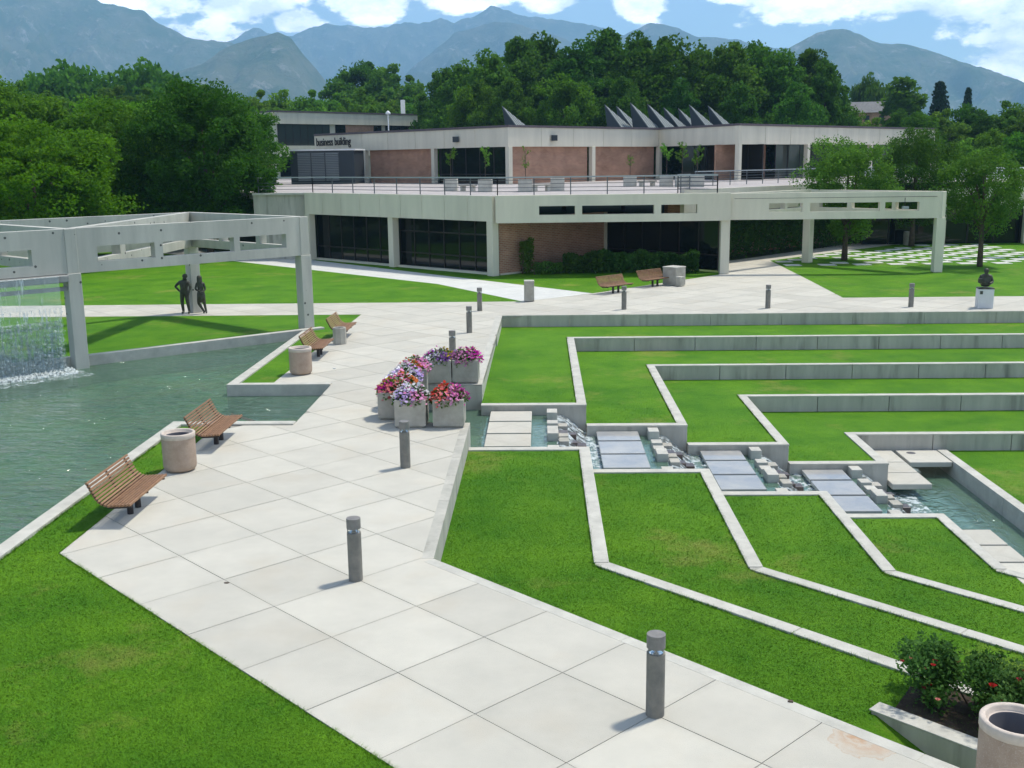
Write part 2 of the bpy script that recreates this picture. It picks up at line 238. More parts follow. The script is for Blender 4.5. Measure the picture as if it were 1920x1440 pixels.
def water_mat(name, tint, wave, amp, stretch=(1, 1, 1), ripple=True):
    m = bpy.data.materials.new(name); m.use_nodes = True; n = m.node_tree.nodes; l = m.node_tree.links; n.clear()
    g = n.new('ShaderNodeNewGeometry'); mp_ = n.new('ShaderNodeMapping'); mp_.inputs['Scale'].default_value = stretch; mp_.inputs['Rotation'].default_value = (0, 0, R(-20)); l.new(g.outputs['Position'], mp_.inputs[0])
    a = n.new('ShaderNodeTexNoise'); a.inputs['Scale'].default_value = wave; a.inputs['Detail'].default_value = 3; a.inputs['Roughness'].default_value = .5; a.inputs['Distortion'].default_value = .8; l.new(mp_.outputs[0], a.inputs[0])
    c = n.new('ShaderNodeTexNoise'); c.inputs['Scale'].default_value = .22; c.inputs['Detail'].default_value = 2; l.new(g.outputs['Position'], c.inputs[0]); cm = n.new('ShaderNodeMapRange'); l.new(c.outputs[0], cm.inputs[0]); cm.inputs[1].default_value = .35; cm.inputs[2].default_value = .65; cm.inputs[3].default_value = .35; cm.inputs[4].default_value = 1.3
    hm_ = n.new('ShaderNodeMath'); hm_.operation = 'MULTIPLY'; l.new(a.outputs[0], hm_.inputs[0]); l.new(cm.outputs[0], hm_.inputs[1])
    bp = n.new('ShaderNodeBump'); bp.inputs['Strength'].default_value = 1; bp.inputs['Distance'].default_value = amp; l.new(hm_.outputs[0], bp.inputs['Height'])
    t = n.new('ShaderNodeBsdfTransparent'); t.inputs[0].default_value = (*tint, 1)
    gl = n.new('ShaderNodeBsdfGlossy'); gl.inputs['Roughness'].default_value = .06; l.new(bp.outputs[0], gl.inputs['Normal'])
    df = n.new('ShaderNodeBsdfDiffuse'); df.inputs[0].default_value = (.185, .325, .225, 1); l.new(bp.outputs[0], df.inputs['Normal'])
    m0 = n.new('ShaderNodeMixShader'); m0.inputs[0].default_value = .42; l.new(t.outputs[0], m0.inputs[1]); l.new(df.outputs[0], m0.inputs[2])
    fr = n.new('ShaderNodeFresnel'); fr.inputs[0].default_value = 1.5; l.new(bp.outputs[0], fr.inputs['Normal'])
    ms = n.new('ShaderNodeMixShader'); l.new(fr.outputs[0], ms.inputs[0]); l.new(m0.outputs[0], ms.inputs[1]); l.new(gl.outputs[0], ms.inputs[2])
    o = n.new('ShaderNodeOutputMaterial'); l.new(ms.outputs[0], o.inputs[0])
    return m
M['water'] = water_mat('pool_water', (.72, .94, .78), 1.6, .42, (1, 2.4, 1)); M['water2'] = water_mat('channel_water', (.75, .9, .95), 5.0, .03); M['water3'] = water_mat('lower_water', (.7, .86, .88), 3.2, .12)
def fall_mat(name, cover, sx, sz, low=.10):
    m = bpy.data.materials.new(name); m.use_nodes = True; n = m.node_tree.nodes; l = m.node_tree.links; n.clear()
    g = n.new('ShaderNodeNewGeometry'); mp_ = n.new('ShaderNodeMapping'); mp_.inputs['Scale'].default_value = (sx, sx, sz); l.new(g.outputs['Position'], mp_.inputs[0])
    a = n.new('ShaderNodeTexNoise'); a.inputs['Scale'].default_value = 1; a.inputs['Detail'].default_value = 7; a.inputs['Roughness'].default_value = .7; l.new(mp_.outputs[0], a.inputs[0])
    mr_ = n.new('ShaderNodeMapRange'); l.new(a.outputs[0], mr_.inputs[0]); mr_.inputs[1].default_value = cover; mr_.inputs[2].default_value = cover+.12; mr_.inputs[3].default_value = low; mr_.inputs[4].default_value = .85
    bp = n.new('ShaderNodeBump'); bp.inputs['Strength'].default_value = .8; bp.inputs['Distance'].default_value = .08; l.new(a.outputs[0], bp.inputs['Height'])
    t = n.new('ShaderNodeBsdfTransparent'); t.inputs[0].default_value = (.97, .99, .985, 1)
    d = n.new('ShaderNodeBsdfPrincipled'); d.inputs['Base Color'].default_value = (.72, .80, .82, 1); d.inputs['Roughness'].default_value = .2; l.new(bp.outputs[0], d.inputs['Normal'])
    ms = n.new('ShaderNodeMixShader'); l.new(mr_.outputs[0], ms.inputs[0]); l.new(t.outputs[0], ms.inputs[1]); l.new(d.outputs[0], ms.inputs[2])
    o = n.new('ShaderNodeOutputMaterial'); l.new(ms.outputs[0], o.inputs[0]); return m
M['fall'] = fall_mat('falling_water', .50, 11, 1.3, .17); M['fall_top'] = fall_mat('falling_sheet', .56, 6, .8, .3); M['foam'] = fall_mat('foam', .42, 16, 16); M['rapids'] = fall_mat('rapids', .46, 4.5, 4.5)
M['wet'] = mat('wet_stone', (.10, .075, .065), .3, .3, 6, spec=.5)
M['wetslab'] = mat('wet_slab', (.30, .31, .32), .12, col2=(.44, .42, .38), scale=.9, spec=.6)
M['lens'] = fall_mat('clear_lens', .9, 1, 1)
def mtn_mat(name, low, high, rock):
    m = bpy.data.materials.new(name); m.use_nodes = True; n = m.node_tree.nodes; l = m.node_tree.links; b = n['Principled BSDF']; b.inputs['Roughness'].default_value = 1; b.inputs['Specular IOR Level'].default_value = 0
    g = n.new('ShaderNodeNewGeometry')
    a = n.new('ShaderNodeTexNoise'); a.inputs['Scale'].default_value = .006; a.inputs['Detail'].default_value = 9; a.inputs['Roughness'].default_value = .7; l.new(g.outputs['Position'], a.inputs[0])
    r_ = n.new('ShaderNodeValToRGB'); r_.color_ramp.elements[0].position = .42; r_.color_ramp.elements[1].position = .58; r_.color_ramp.elements[0].color = (*low, 1); r_.color_ramp.elements[1].color = (*high, 1); l.new(a.outputs[0], r_.inputs[0])
    a2 = n.new('ShaderNodeTexNoise'); a2.inputs['Scale'].default_value = .011; a2.inputs['Detail'].default_value = 10; a2.inputs['Roughness'].default_value = .75; l.new(g.outputs['Position'], a2.inputs[0])
    mr_ = n.new('ShaderNodeMapRange'); l.new(a2.outputs[0], mr_.inputs[0]); mr_.inputs[1].default_value = .55; mr_.inputs[2].default_value = .7
    mx_ = n.new('ShaderNodeMixRGB'); l.new(mr_.outputs[0], mx_.inputs[0]); l.new(r_.outputs[0], mx_.inputs[1]); mx_.inputs[2].default_value = (*rock, 1); l.new(mx_.outputs[0], b.inputs['Base Color'])
    bp = n.new('ShaderNodeBump'); bp.inputs['Strength'].default_value = 1; bp.inputs['Distance'].default_value = 60; l.new(a2.outputs[0], bp.inputs['Height']); l.new(bp.outputs[0], b.inputs['Normal'])
    return m
M['mtn1'] = mtn_mat('mountain_near', (.085, .13, .06), (.19, .20, .12), (.50, .46, .41)); M['mtn2'] = mtn_mat('mountain_far', (.08, .11, .075), (.17, .18, .13), (.42, .40, .37))
# ------------------------------------------------------------------ mesh helpers
class MB:
    def __init__(s): s.v = []; s.f = []
    def add(s, vs, fs):
        k = len(s.v); s.v += [tuple(p) for p in vs]; s.f += [tuple(i+k for i in f) for f in fs]; return s
    def box(s, x0, x1, y0, y1, z0, z1):
        return s.add([(x0, y0, z0), (x1, y0, z0), (x1, y1, z0), (x0, y1, z0), (x0, y0, z1), (x1, y0, z1), (x1, y1, z1), (x0, y1, z1)], [(0, 3, 2, 1), (4, 5, 6, 7), (0, 1, 5, 4), (1, 2, 6, 5), (2, 3, 7, 6), (3, 0, 4, 7)])
    def bbox(s, x0, x1, y0, y1, z0, z1, b):      # box with a chamfer on its upright and top edges
        def ring(i, z): return [(x0+i+(b if k else 0), y0+i+(0 if k else b), z) for k in (0, 1)] + [(x1-i-(0 if k else b) , y0+i+(0 if not k else b), z) for k in (0, 1)] + [(x1-i-(b if k else 0), y1-i-(0 if k else b), z) for k in (0, 1)] + [(x0+i+(0 if k else b), y1-i-(b if k else 0), z) for k in (0, 1)]
        r0, r1, r2 = ring(0, z0), ring(0, z1-b), ring(b, z1); k = 8
        fs = [tuple(range(7, -1, -1)), tuple(range(16, 24))]
        for a in (0, 8): fs += [(a+i, a+(i+1) % 8, a+8+(i+1) % 8, a+8+i) for i in range(8)]
        return s.add(r0+r1+r2, fs)
    def prism(s, poly, z0, z1):
        n = len(poly); area = sum(poly[i][0]*poly[(i+1) % n][1]-poly[(i+1) % n][0]*poly[i][1] for i in range(n))
        if area < 0: poly = poly[::-1]
        tri = tessellate_polygon([[Vector((p[0], p[1], 0)) for p in poly]])
        vs = [(p[0], p[1], z0) for p in poly]+[(p[0], p[1], z1) for p in poly]
        fs = []
        for t in tri:
            a, b, c = (poly[i] for i in t); cw = (b[0]-a[0])*(c[1]-a[1])-(b[1]-a[1])*(c[0]-a[0]) < 0
            t = tuple(t[::-1]) if cw else tuple(t)
            fs += [tuple(i+n for i in t), t[::-1]]
        fs += [(i, (i+1) % n, n+(i+1) % n, n+i) for i in range(n)]
        return s.add(vs, fs)
    def sheet(s, poly, z):
        tri = tessellate_polygon([[Vector((p[0], p[1], 0)) for p in poly]]); fs = []
        for t in tri:
            a, b, c = (poly[i] for i in t); cw = (b[0]-a[0])*(c[1]-a[1])-(b[1]-a[1])*(c[0]-a[0]) < 0
            fs.append(tuple(t[::-1]) if cw else tuple(t))
        return s.add([(p[0], p[1], z(p) if callable(z) else z) for p in poly], fs)
    def obox(s, A, B, th, z0, z1, off=0.):       # upright box along the line A-B, thickness th, shifted by off to the left of A->B
        d = Vector((B[0]-A[0], B[1]-A[1])); d.normalize(); nn = Vector((-d.y, d.x))
        P = [(A[0]+nn.x*(off+k*th/2), A[1]+nn.y*(off+k*th/2)) for k in (-1, 1)]; Q = [(B[0]+nn.x*(off+k*th/2), B[1]+nn.y*(off+k*th/2)) for k in (-1, 1)]
        return s.prism([P[0], Q[0], Q[1], P[1]], z0, z1)
    def tube(s, pts, r, n=8, cap=True):
        pts = [Vector(p) for p in pts]; k0 = len(s.v); rr = r if hasattr(r, '__len__') else [r]*len(pts)
        for i, p in enumerate(pts):
            d = (pts[min(i+1, len(pts)-1)]-pts[max(i-1, 0)]).normalized(); a = d.orthogonal().normalized() if abs(d.z) > .95 else d.cross(Vector((0, 0, 1))).normalized(); b = d.cross(a)
            s.v += [tuple(p+(a*math.cos(t)+b*math.sin(t))*rr[i]) for t in [2*math.pi*j/n for j in range(n)]]
        for i in range(len(pts)-1):
            for j in range(n): s.f.append((k0+i*n+j, k0+(i+1)*n+j, k0+(i+1)*n+(j+1) % n, k0+i*n+(j+1) % n))
        if cap: s.f += [tuple(k0+j for j in range(n)), tuple(k0+(len(pts)-1)*n+j for j in range(n-1, -1, -1))]
        return s
    def lathe(s, prof, n=28, c=(0, 0)):
        k0 = len(s.v)
        for r_, z in prof: s.v += [(c[0]+r_*math.cos(2*math.pi*j/n), c[1]+r_*math.sin(2*math.pi*j/n), z) for j in range(n)]
        for i in range(len(prof)-1):
            for j in range(n): s.f.append((k0+i*n+j, k0+i*n+(j+1) % n, k0+(i+1)*n+(j+1) % n, k0+(i+1)*n+j))
        return s
    def mesh(s, name, m, smooth=False):
        me = bpy.data.meshes.new(name); me.from_pydata(s.v, [], s.f); me.materials.append(m)
        if smooth:
            for p in me.polygons: p.use_smooth = True
        me.update(); return me
    def build(s, name, m, parent=None, smooth=False):
        me = s.mesh(name, m, smooth)
        if parent is not None and parent.get('_w'):
            L = parent.location; me.transform(Matrix.Translation((-L.x, -L.y, -L.z)))
        return link(name, me, parent)
def link(name, me, parent=None):
    o = bpy.data.objects.new(name, me); COL.objects.link(o)
    if parent is not None: o.parent = parent
    return o
def tag(o, label=None, cat=None, group=None, kind=None):
    for k, v in (('label', label), ('category', cat), ('group', group), ('kind', kind)):
        if v: o[k] = v
    return o
def thing(name, label, cat, loc=(0, 0, 0), rz=0, group=None, world=False):   # world: parts are written in world coordinates
    o = bpy.data.objects.new(name, None); COL.objects.link(o); o.location = loc; o.rotation_euler = (0, 0, rz); o.empty_display_size = .2
    if world: o['_w'] = 1
    return tag(o, label, cat, group, 'thing')
def struct(o): o['kind'] = 'structure'; return o
def copy_tree(o, parent=None):
    c = o.copy(); COL.objects.link(c); c.parent = parent
    for ch in o.children: copy_tree(ch, c)
    return c
def soft(o, wd=.012, seg=2):
    m = o.modifiers.new('bevel', 'BEVEL'); m.width = wd; m.segments = seg; m.limit_method = 'ANGLE'; m.angle_limit = R(40); return o
def inpoly(p, poly):
    x, y = p; r = False; j = len(poly)-1
    for i in range(len(poly)):
        xi, yi = poly[i]; xj, yj = poly[j]
        if (yi > y) != (yj > y) and x < (xj-xi)*(y-yi)/(yj-yi)+xi: r = not r
        j = i
    return r
def clip(poly, win):                     # Sutherland-Hodgman, convex ccw window
    for i in range(len(win)):
        a, b = win[i], win[(i+1) % len(win)]; out = []
        side = lambda p: (b[0]-a[0])*(p[1]-a[1])-(b[1]-a[1])*(p[0]-a[0])
        for j in range(len(poly)):
            p, q = poly[j-1], poly[j]; sp, sq = side(p), side(q)
            if (sp >= 0) != (sq >= 0):
                t = sp/(sp-sq); out.append((p[0]+(q[0]-p[0])*t, p[1]+(q[1]-p[1])*t))
            if sq >= 0: out.append(q)
        poly = out
        if len(poly) < 3: return []
    res = []
    for p in poly:
        if not res or math.hypot(p[0]-res[-1][0], p[1]-res[-1][1]) > 1e-4: res.append(p)
    if len(res) > 1 and math.hypot(res[0][0]-res[-1][0], res[0][1]-res[-1][1]) < 1e-4: res.pop()
    return res if len(res) >= 3 else []
def parea(p): return abs(sum(p[i-1][0]*p[i][1]-p[i][0]*p[i-1][1] for i in range(len(p))))/2
#PART2
# ------------------------------------------------------------------ ground, lawns
g = MB()
for x0, x1, y0, y1 in [(-14000, 14000, 51, 16000), (-14000, 14000, -9000, -12), (-14000, -45, -12, 51), (60, 14000, -12, 51)]:
    g.add([(x0, y0, -.08), (x1, y0, -.08), (x1, y1, -.08), (x0, y1, -.08)], [(0, 1, 2, 3)])
struct(g.build('ground', M['ground']))
LAWNS = {'near': [(-9.25, 26.65), (-8.3, 26.65), (-8.35, 17.47), (8.0, 1.1), (8, -12), (-45, -12), (-45, 9.7), (-9.25, 9.7)],
 'strip': [(-9.2, 31.9), (-8.2, 31.9), (-7.95, 47.1), (-45, 47.3), (-45, 12.1), (-40, 16.4), (-18.25, 35.13), (-9.2, 42.85)],
 'mid': [(-45, 51.2), (-.9, 51.1), (-5.7, 59.0), (-21.07, 74.3), (-45, 98)],
 'bed': [(2.54, 54.04), (10.2, 62.4), (10.4, 63.6), (4.1, 69.9), (-2.6, 63.3), (-15.8, 75.2), (-15.7, 74.5), (-8.4, 66.35)],
 'east': [(14.3, 51.4), (60, 51.2), (60, 100), (27.5, 83.8), (14.9, 70.9), (14.6, 60)]}
for k, p in LAWNS.items(): struct(MB().sheet(p, -.004 if k != 'near' else -.02).build('lawn', M['grass']))
# ------------------------------------------------------------------ plaza of square slabs laid on the diagonal
PLAZA = [(8.0, 1.1), (14.2, 1.1), (-1.85, 17.15), (-1.85, 26.8), (-3.4, 26.8), (-3.4, 31.6), (-1.8, 31.6), (-1.7, 46.3), (60, 46.3), (60, 51.2), (14.3, 51.4), (14.6, 60), (14.9, 70.9), (27.5, 83.8), (24.5, 85), (12, 70.7), (10.8, 66.2), (10.4, 63.6), (10.2, 62.4),
         (2.54, 54.04), (-.9, 51.1), (-45, 51.2), (-45, 47.3), (-7.95, 47.1), (-8.2, 31.9), (-6.36, 31.9), (-6.36, 26.65), (-8.3, 26.65), (-8.35, 17.47)]
plaza = struct(MB().prism(PLAZA, -.16, -.012).build('plaza', M['joint']))
O, S_, h2 = (-7.289, 18.405), 1.521, math.sqrt(.5)
cells = []
for i in range(-40, 45):
    for j in range(-30, 60):
        gp = .011
        q = [(i+gp/2/S_, j+gp/2/S_), (i+1-gp/2/S_, j+gp/2/S_), (i+1-gp/2/S_, j+1-gp/2/S_), (i+gp/2/S_, j+1-gp/2/S_)]
        sq = [(O[0]+S_*h2*(a+b), O[1]+S_*h2*(b-a)) for a, b in q]
        cx, cy_ = sum(p[0] for p in sq)/4, sum(p[1] for p in sq)/4
        if cy_ < 3 or cy_ > 90 or abs(cx) > 46: continue
        c = clip(PLAZA, sq)
        if c and parea(c) > .03: cells.append((math.hypot(cx, cy_), c, abs(cx+.03*cy_)/max(cy_, .1) < .56))
cells.sort(key=lambda t: t[0]); rest = MB(); rng = random.Random(3); nsl = 0
for d, c, vis in cells:
    dz = rng.uniform(-.0015, .0015)
    if vis and nsl < 298: MB().prism(c, -.07, dz).build('slab', M['slab'], plaza); nsl += 1
    else: rest.prism(c, -.07, dz)
ro = rest.build('paving_slabs', M['slab'], plaza); ro['kind'] = 'stuff'
# pale newer path running along the glazed front
PATH = [(-.9, 51.1), (2.54, 54.04), (-8.4, 66.35), (-15.7, 74.5), (-26, 84.8), (-45, 104), (-45, 98), (-21.07, 74.3), (-5.7, 59.0)]
path = struct(MB().prism(PATH, -.15, -.010).build('path', M['joint']))
for i in range(0, 44):
    a = (1.9-i*1.55, 0); sq = []
    for j in range(3):
        u0, u1 = 44+j*6, 50+j*6
        d0, d1 = -58+i*1.9, -58+(i+1)*1.9-.02
        def uv(s, d): return ((s-d)/2, (s+d)/2)                     # s = x+y, d = y-x
        D0, D1 = 50+i*2.2, 50+(i+1)*2.2-.02; s0, s1 = (49, 55.7) if j == 0 else (55.72, 62)
        if j == 2: continue
        c = clip(PATH, [uv(s0, D1), uv(s0, D0), uv(s1, D0), uv(s1, D1)])
        if c and parea(c) > .03: MB().prism(c, -.06, .002).build('slab', M['path'], path)
# checkerboard of square pavers set in the east lawn
pav = struct(MB().sheet([(17.4, 68.0), (17.5, 68.0), (17.5, 68.1), (17.4, 68.1)], -.002).build('stepping_paver_field', M['cap']))
pm = MB().bbox(-.5, .5, -.46, .46, -.05, .02, .01).mesh('paver', M['path'])
for i in range(0, 18):
    for j in range(0, 14):
        x, y = 15.6+i*1.07, 67.6+j*1.2
        if (i+j) % 2 or y-x > 55.3 or x > 33.5 or y-68 > 14: continue
        if any(math.hypot(x-a, y-b) < 1.1 for a, b in [(19.6, 70.5), (27.4, 81.0), (16.9, 69.3)]): continue
        o = link('paver', pm, pav); o.location = (x, y, 0)
# ------------------------------------------------------------------ upper pool
def offs(poly, wd):                       # mitred offset of an open polyline to its right
    out = []
    for i, p in enumerate(poly):
        ns = []
        for a, b in ((i-1, i), (i, i+1)):
            if a < 0 or b >= len(poly): continue
            d = Vector((poly[b][0]-poly[a][0], poly[b][1]-poly[a][1])).normalized(); ns.append(Vector((d.y, -d.x)))
        n_ = ns[0] if len(ns) == 1 else (ns[0]+ns[1]).normalized(); k = wd/max(.3, n_.dot(ns[0])); out.append((p[0]+n_.x*k, p[1]+n_.y*k))
    return out
def ribbon(mb, pts, wd, z0, z1): return mb.prism(list(pts)+offs(pts, wd)[::-1], z0, z1)
POOL = [(-9.55, 10), (-9.55, 26.95), (-6.36, 26.95), (-6.36, 31.6), (-9.5, 31.6), (-9.5, 42.25), (-18.05, 34.9), (-40, 16.03), (-40, 10)]
struct(MB().sheet([(p[0], p[1]) for p in POOL], -.95).build('pool_floor', M['algae']))
wat = MB().sheet(POOL, -.30).build('pool_water', M['water']); struct(wat)
cu = thing('pool_curb', 'pale concrete curb around the upper pool with the waterfall', 'curb', (-9.5, 30, 0), world=True)
for pts in ([(-9.55, 26.95), (-9.55, 9.7)],): soft(ribbon(MB(), pts[::-1], .3, -1, .05).build('curb_section', M['cap'], cu))
soft(ribbon(MB(), [(-9.55, 26.952), (-6.36, 26.952)], .302, -1, .046).build('curb_section', M['cap'], cu))
soft(ribbon(MB(), [(-6.36, 31.6), (-9.5, 31.6), (-9.5, 42.25)], .3, -1, .05).build('curb_section', M['cap'], cu))
soft(ribbon(MB(), [(-8.75, 42.9), (-18.05, 34.9), (-40, 16.03)], .3, -1, .075).build('curb_section', M['cap'], cu))
MB().box(-6.37, -6.2, 26.95, 31.6, -1, -.165).build('pool_side', M['wall'], cu)
# ------------------------------------------------------------------ sunken terraces, walls, cascade
XN = [-1.8, 1.28, 4.17, 7.03, 9.82]; XS = [-1.85, 1.17, 4.12, 6.97, 9.76]; YN = [46.3, 43.0, 39.58, 36.5, 33.18]; YS = [17.15, 18.19, 19.26, 20.35, 21.75]
Z = [0, -.5, -1.01, -1.52, -2.04, -2.58]; CN = [0, 30.85, 30.35, 30.05, 29.85]; CS = [0, 26.12, 25.85, 25.6, 25.4]; W = .27; L = 16
ORD = ['', 'uppermost', 'second', 'third', 'fourth', 'lowest']
GR = []                                    # (polygon, z) for the grass blades
for k in range(1, 5):
    north = [(60, YN[k-1]), (XN[k-1], YN[k-1]), (XN[k-1], CN[k]+.2), (XN[k]-W+.03, CN[k]+.2), (XN[k]-W+.03, YN[k]+W-.03), (60, YN[k]+W-.03)]
    if k == 1: south = [(XS[0], CS[1]-.2), (XS[0], 17.15), (3.3, 12.0), (4.35, 12.9), (9.5, 7.75), (11.6, 7.4), (XS[1]-W+.03, YS[1]-.1), (XS[1]-W+.03, CS[1]-.2)]
    else: south = [(XS[k-1], CS[k]-.2), (XS[k-1], YS[k-1]), (XS[k-1]+L, YS[k-1]-L), (XS[k]-W+L+.05, YS[k]-.1-L), (XS[k]-W+.03, YS[k]-.1), (XS[k]-W+.03, CS[k]-.2)]
    for p in (north, south):
        struct(MB().sheet(p, Z[k]).build('lawn', M['grass'])); GR.append((p, Z[k]))
gz = lambda p: {3.3: -.5, 4.35: -.5, 4.15: -.95, 5.2: -.95}.get(p[0], -1.1)
gul = MB(); gul.sheet([(3.3, 12.0), (4.15, 11.15), (5.2, 12.05), (4.35, 12.9)], gz); gul.sheet([(4.15, 11.15), (8.4, 6.9), (9.5, 7.75), (5.2, 12.05)], gz); struct(gul.build('lawn', M['grass']))
struct(MB().sheet([(12.6, 33.2), (60, 33.2), (60, 0), (12.6, 0)], Z[5]+.03).build('lawn', M['grass'])); GR.append(([(12.6, 33.2), (24, 33.2), (24, 14), (12.6, 14)], Z[5]+.03))
# plaza edge wall
pw = thing('retaining_wall', 'grey concrete wall holding up the plaza above the uppermost grass terrace', 'wall', (-1.8, 46.3, -.5), group='retaining walls of the terraces', world=True)
x = XN[0]-.02
while x < 45:
    MB().box(x, min(x+3.02, 60), YN[0]-.006, YN[0]+.22, -.9, .004).build('panel', M['wall'], pw); x += 3.035
for y0, y1 in ((31.6, 36.5), (36.515, 41.4), (41.415, 46.29)): MB().box(XN[0]-.2, XN[0]+.07 if y0 > 40 else XN[0]+.006+.0, y0, y1, -.9, .003).build('panel', M['cap'], pw)
for y0, y1 in ((17.16, 20.3), (20.315, 23.5), (23.515, 26.8)): MB().box(-2.05, -1.844, y0, y1, -.9, .003).build('panel', M['wall'], pw)
MB().box(-3.6, -1.8, 31.594, 31.8, -1.4, -.02).build('notch_side', M['wall'], pw); MB().box(-3.6, -1.85, 26.6, 26.806, -1.4, -.02).build('notch_side', M['wall'], pw); MB().box(-3.6, -3.394, 26.8, 31.6, -1.4, -.02).build('notch_side', M['wall'], pw)
for t0, t1 in ((0, 4.3), (4.31, 8.6), (8.61, 13)):
    MB().obox((-1.85+t0*h2, 17.15-t0*h2), (-1.85+t1*h2, 17.15-t1*h2), .2, -1.5, .003, -.094).build('panel', M['cap'], pw)
for k in range(1, 5):
    z1, z0 = Z[k]+.025, Z[k+1]-.35
    a = thing('retaining_wall', f'stained concrete retaining wall below the {ORD[k]} grass terrace, far side of the cascade', 'wall', (XN[k], YN[k], Z[k+1]), group='retaining walls of the terraces', world=True)
    x = XN[k]+.01
    while x < 42:
        soft(MB().box(x, x+2.42, YN[k], YN[k]+W, z0, z1).build('panel', M['wall'], a), .01, 1)
        MB().box(x-.006, x+2.427, YN[k]-.012, YN[k]+W+.01, z1-.028, z1+.012).build('coping', M['cap'], a); x += 2.44
    pts = [(XN[k]+.008, YN[k]+W), (XN[k]+.008, CN[k]), (XN[k-1]+.01, CN[k])]
    soft(ribbon(MB(), pts, W, z0, z1+.001).build('return_wall', M['wall'], a), .01, 1)
    ribbon(MB(), [(p[0]+(.01 if i < 2 else 0), p[1]-(.01 if i else 0)) for i, p in enumerate(pts)], W+.015, z1-.03, z1+.013).build('coping', M['cap'], a)
    b = thing('terrace_curb', f'white concrete curb bending round the {ORD[k]} grass terrace, near side of the cascade', 'curb', (XS[k], YS[k], Z[k]), group='terrace curbs', world=True)
    pts = [(XS[k-1]+.01, CS[k]), (XS[k], CS[k]), (XS[k], YS[k]), (XS[k]+L, YS[k]-L)]
    ribbon(MB(), pts, W-.02, z0, z1).build('curb_wall', M['wall'], b)
    soft(ribbon(MB(), [pts[0], pts[1], pts[2]], W, z1-.05, z1+.014).build('coping', M['cap'], b), .012)
    for s0 in range(0, 16, 3):
        e = lambda t: (XS[k]+t*h2*1.3, YS[k]-t*h2*1.3)
        q0 = e(s0) if s0 else pts[2]
        soft(ribbon(MB(), ([(pts[2][0], pts[2][1]+.001)] if False else [])+[q0, e(s0+2.985)], W, z1-.05, z1+.012+.001*(s0 % 2)).build('coping', M['cap'], b), .012)
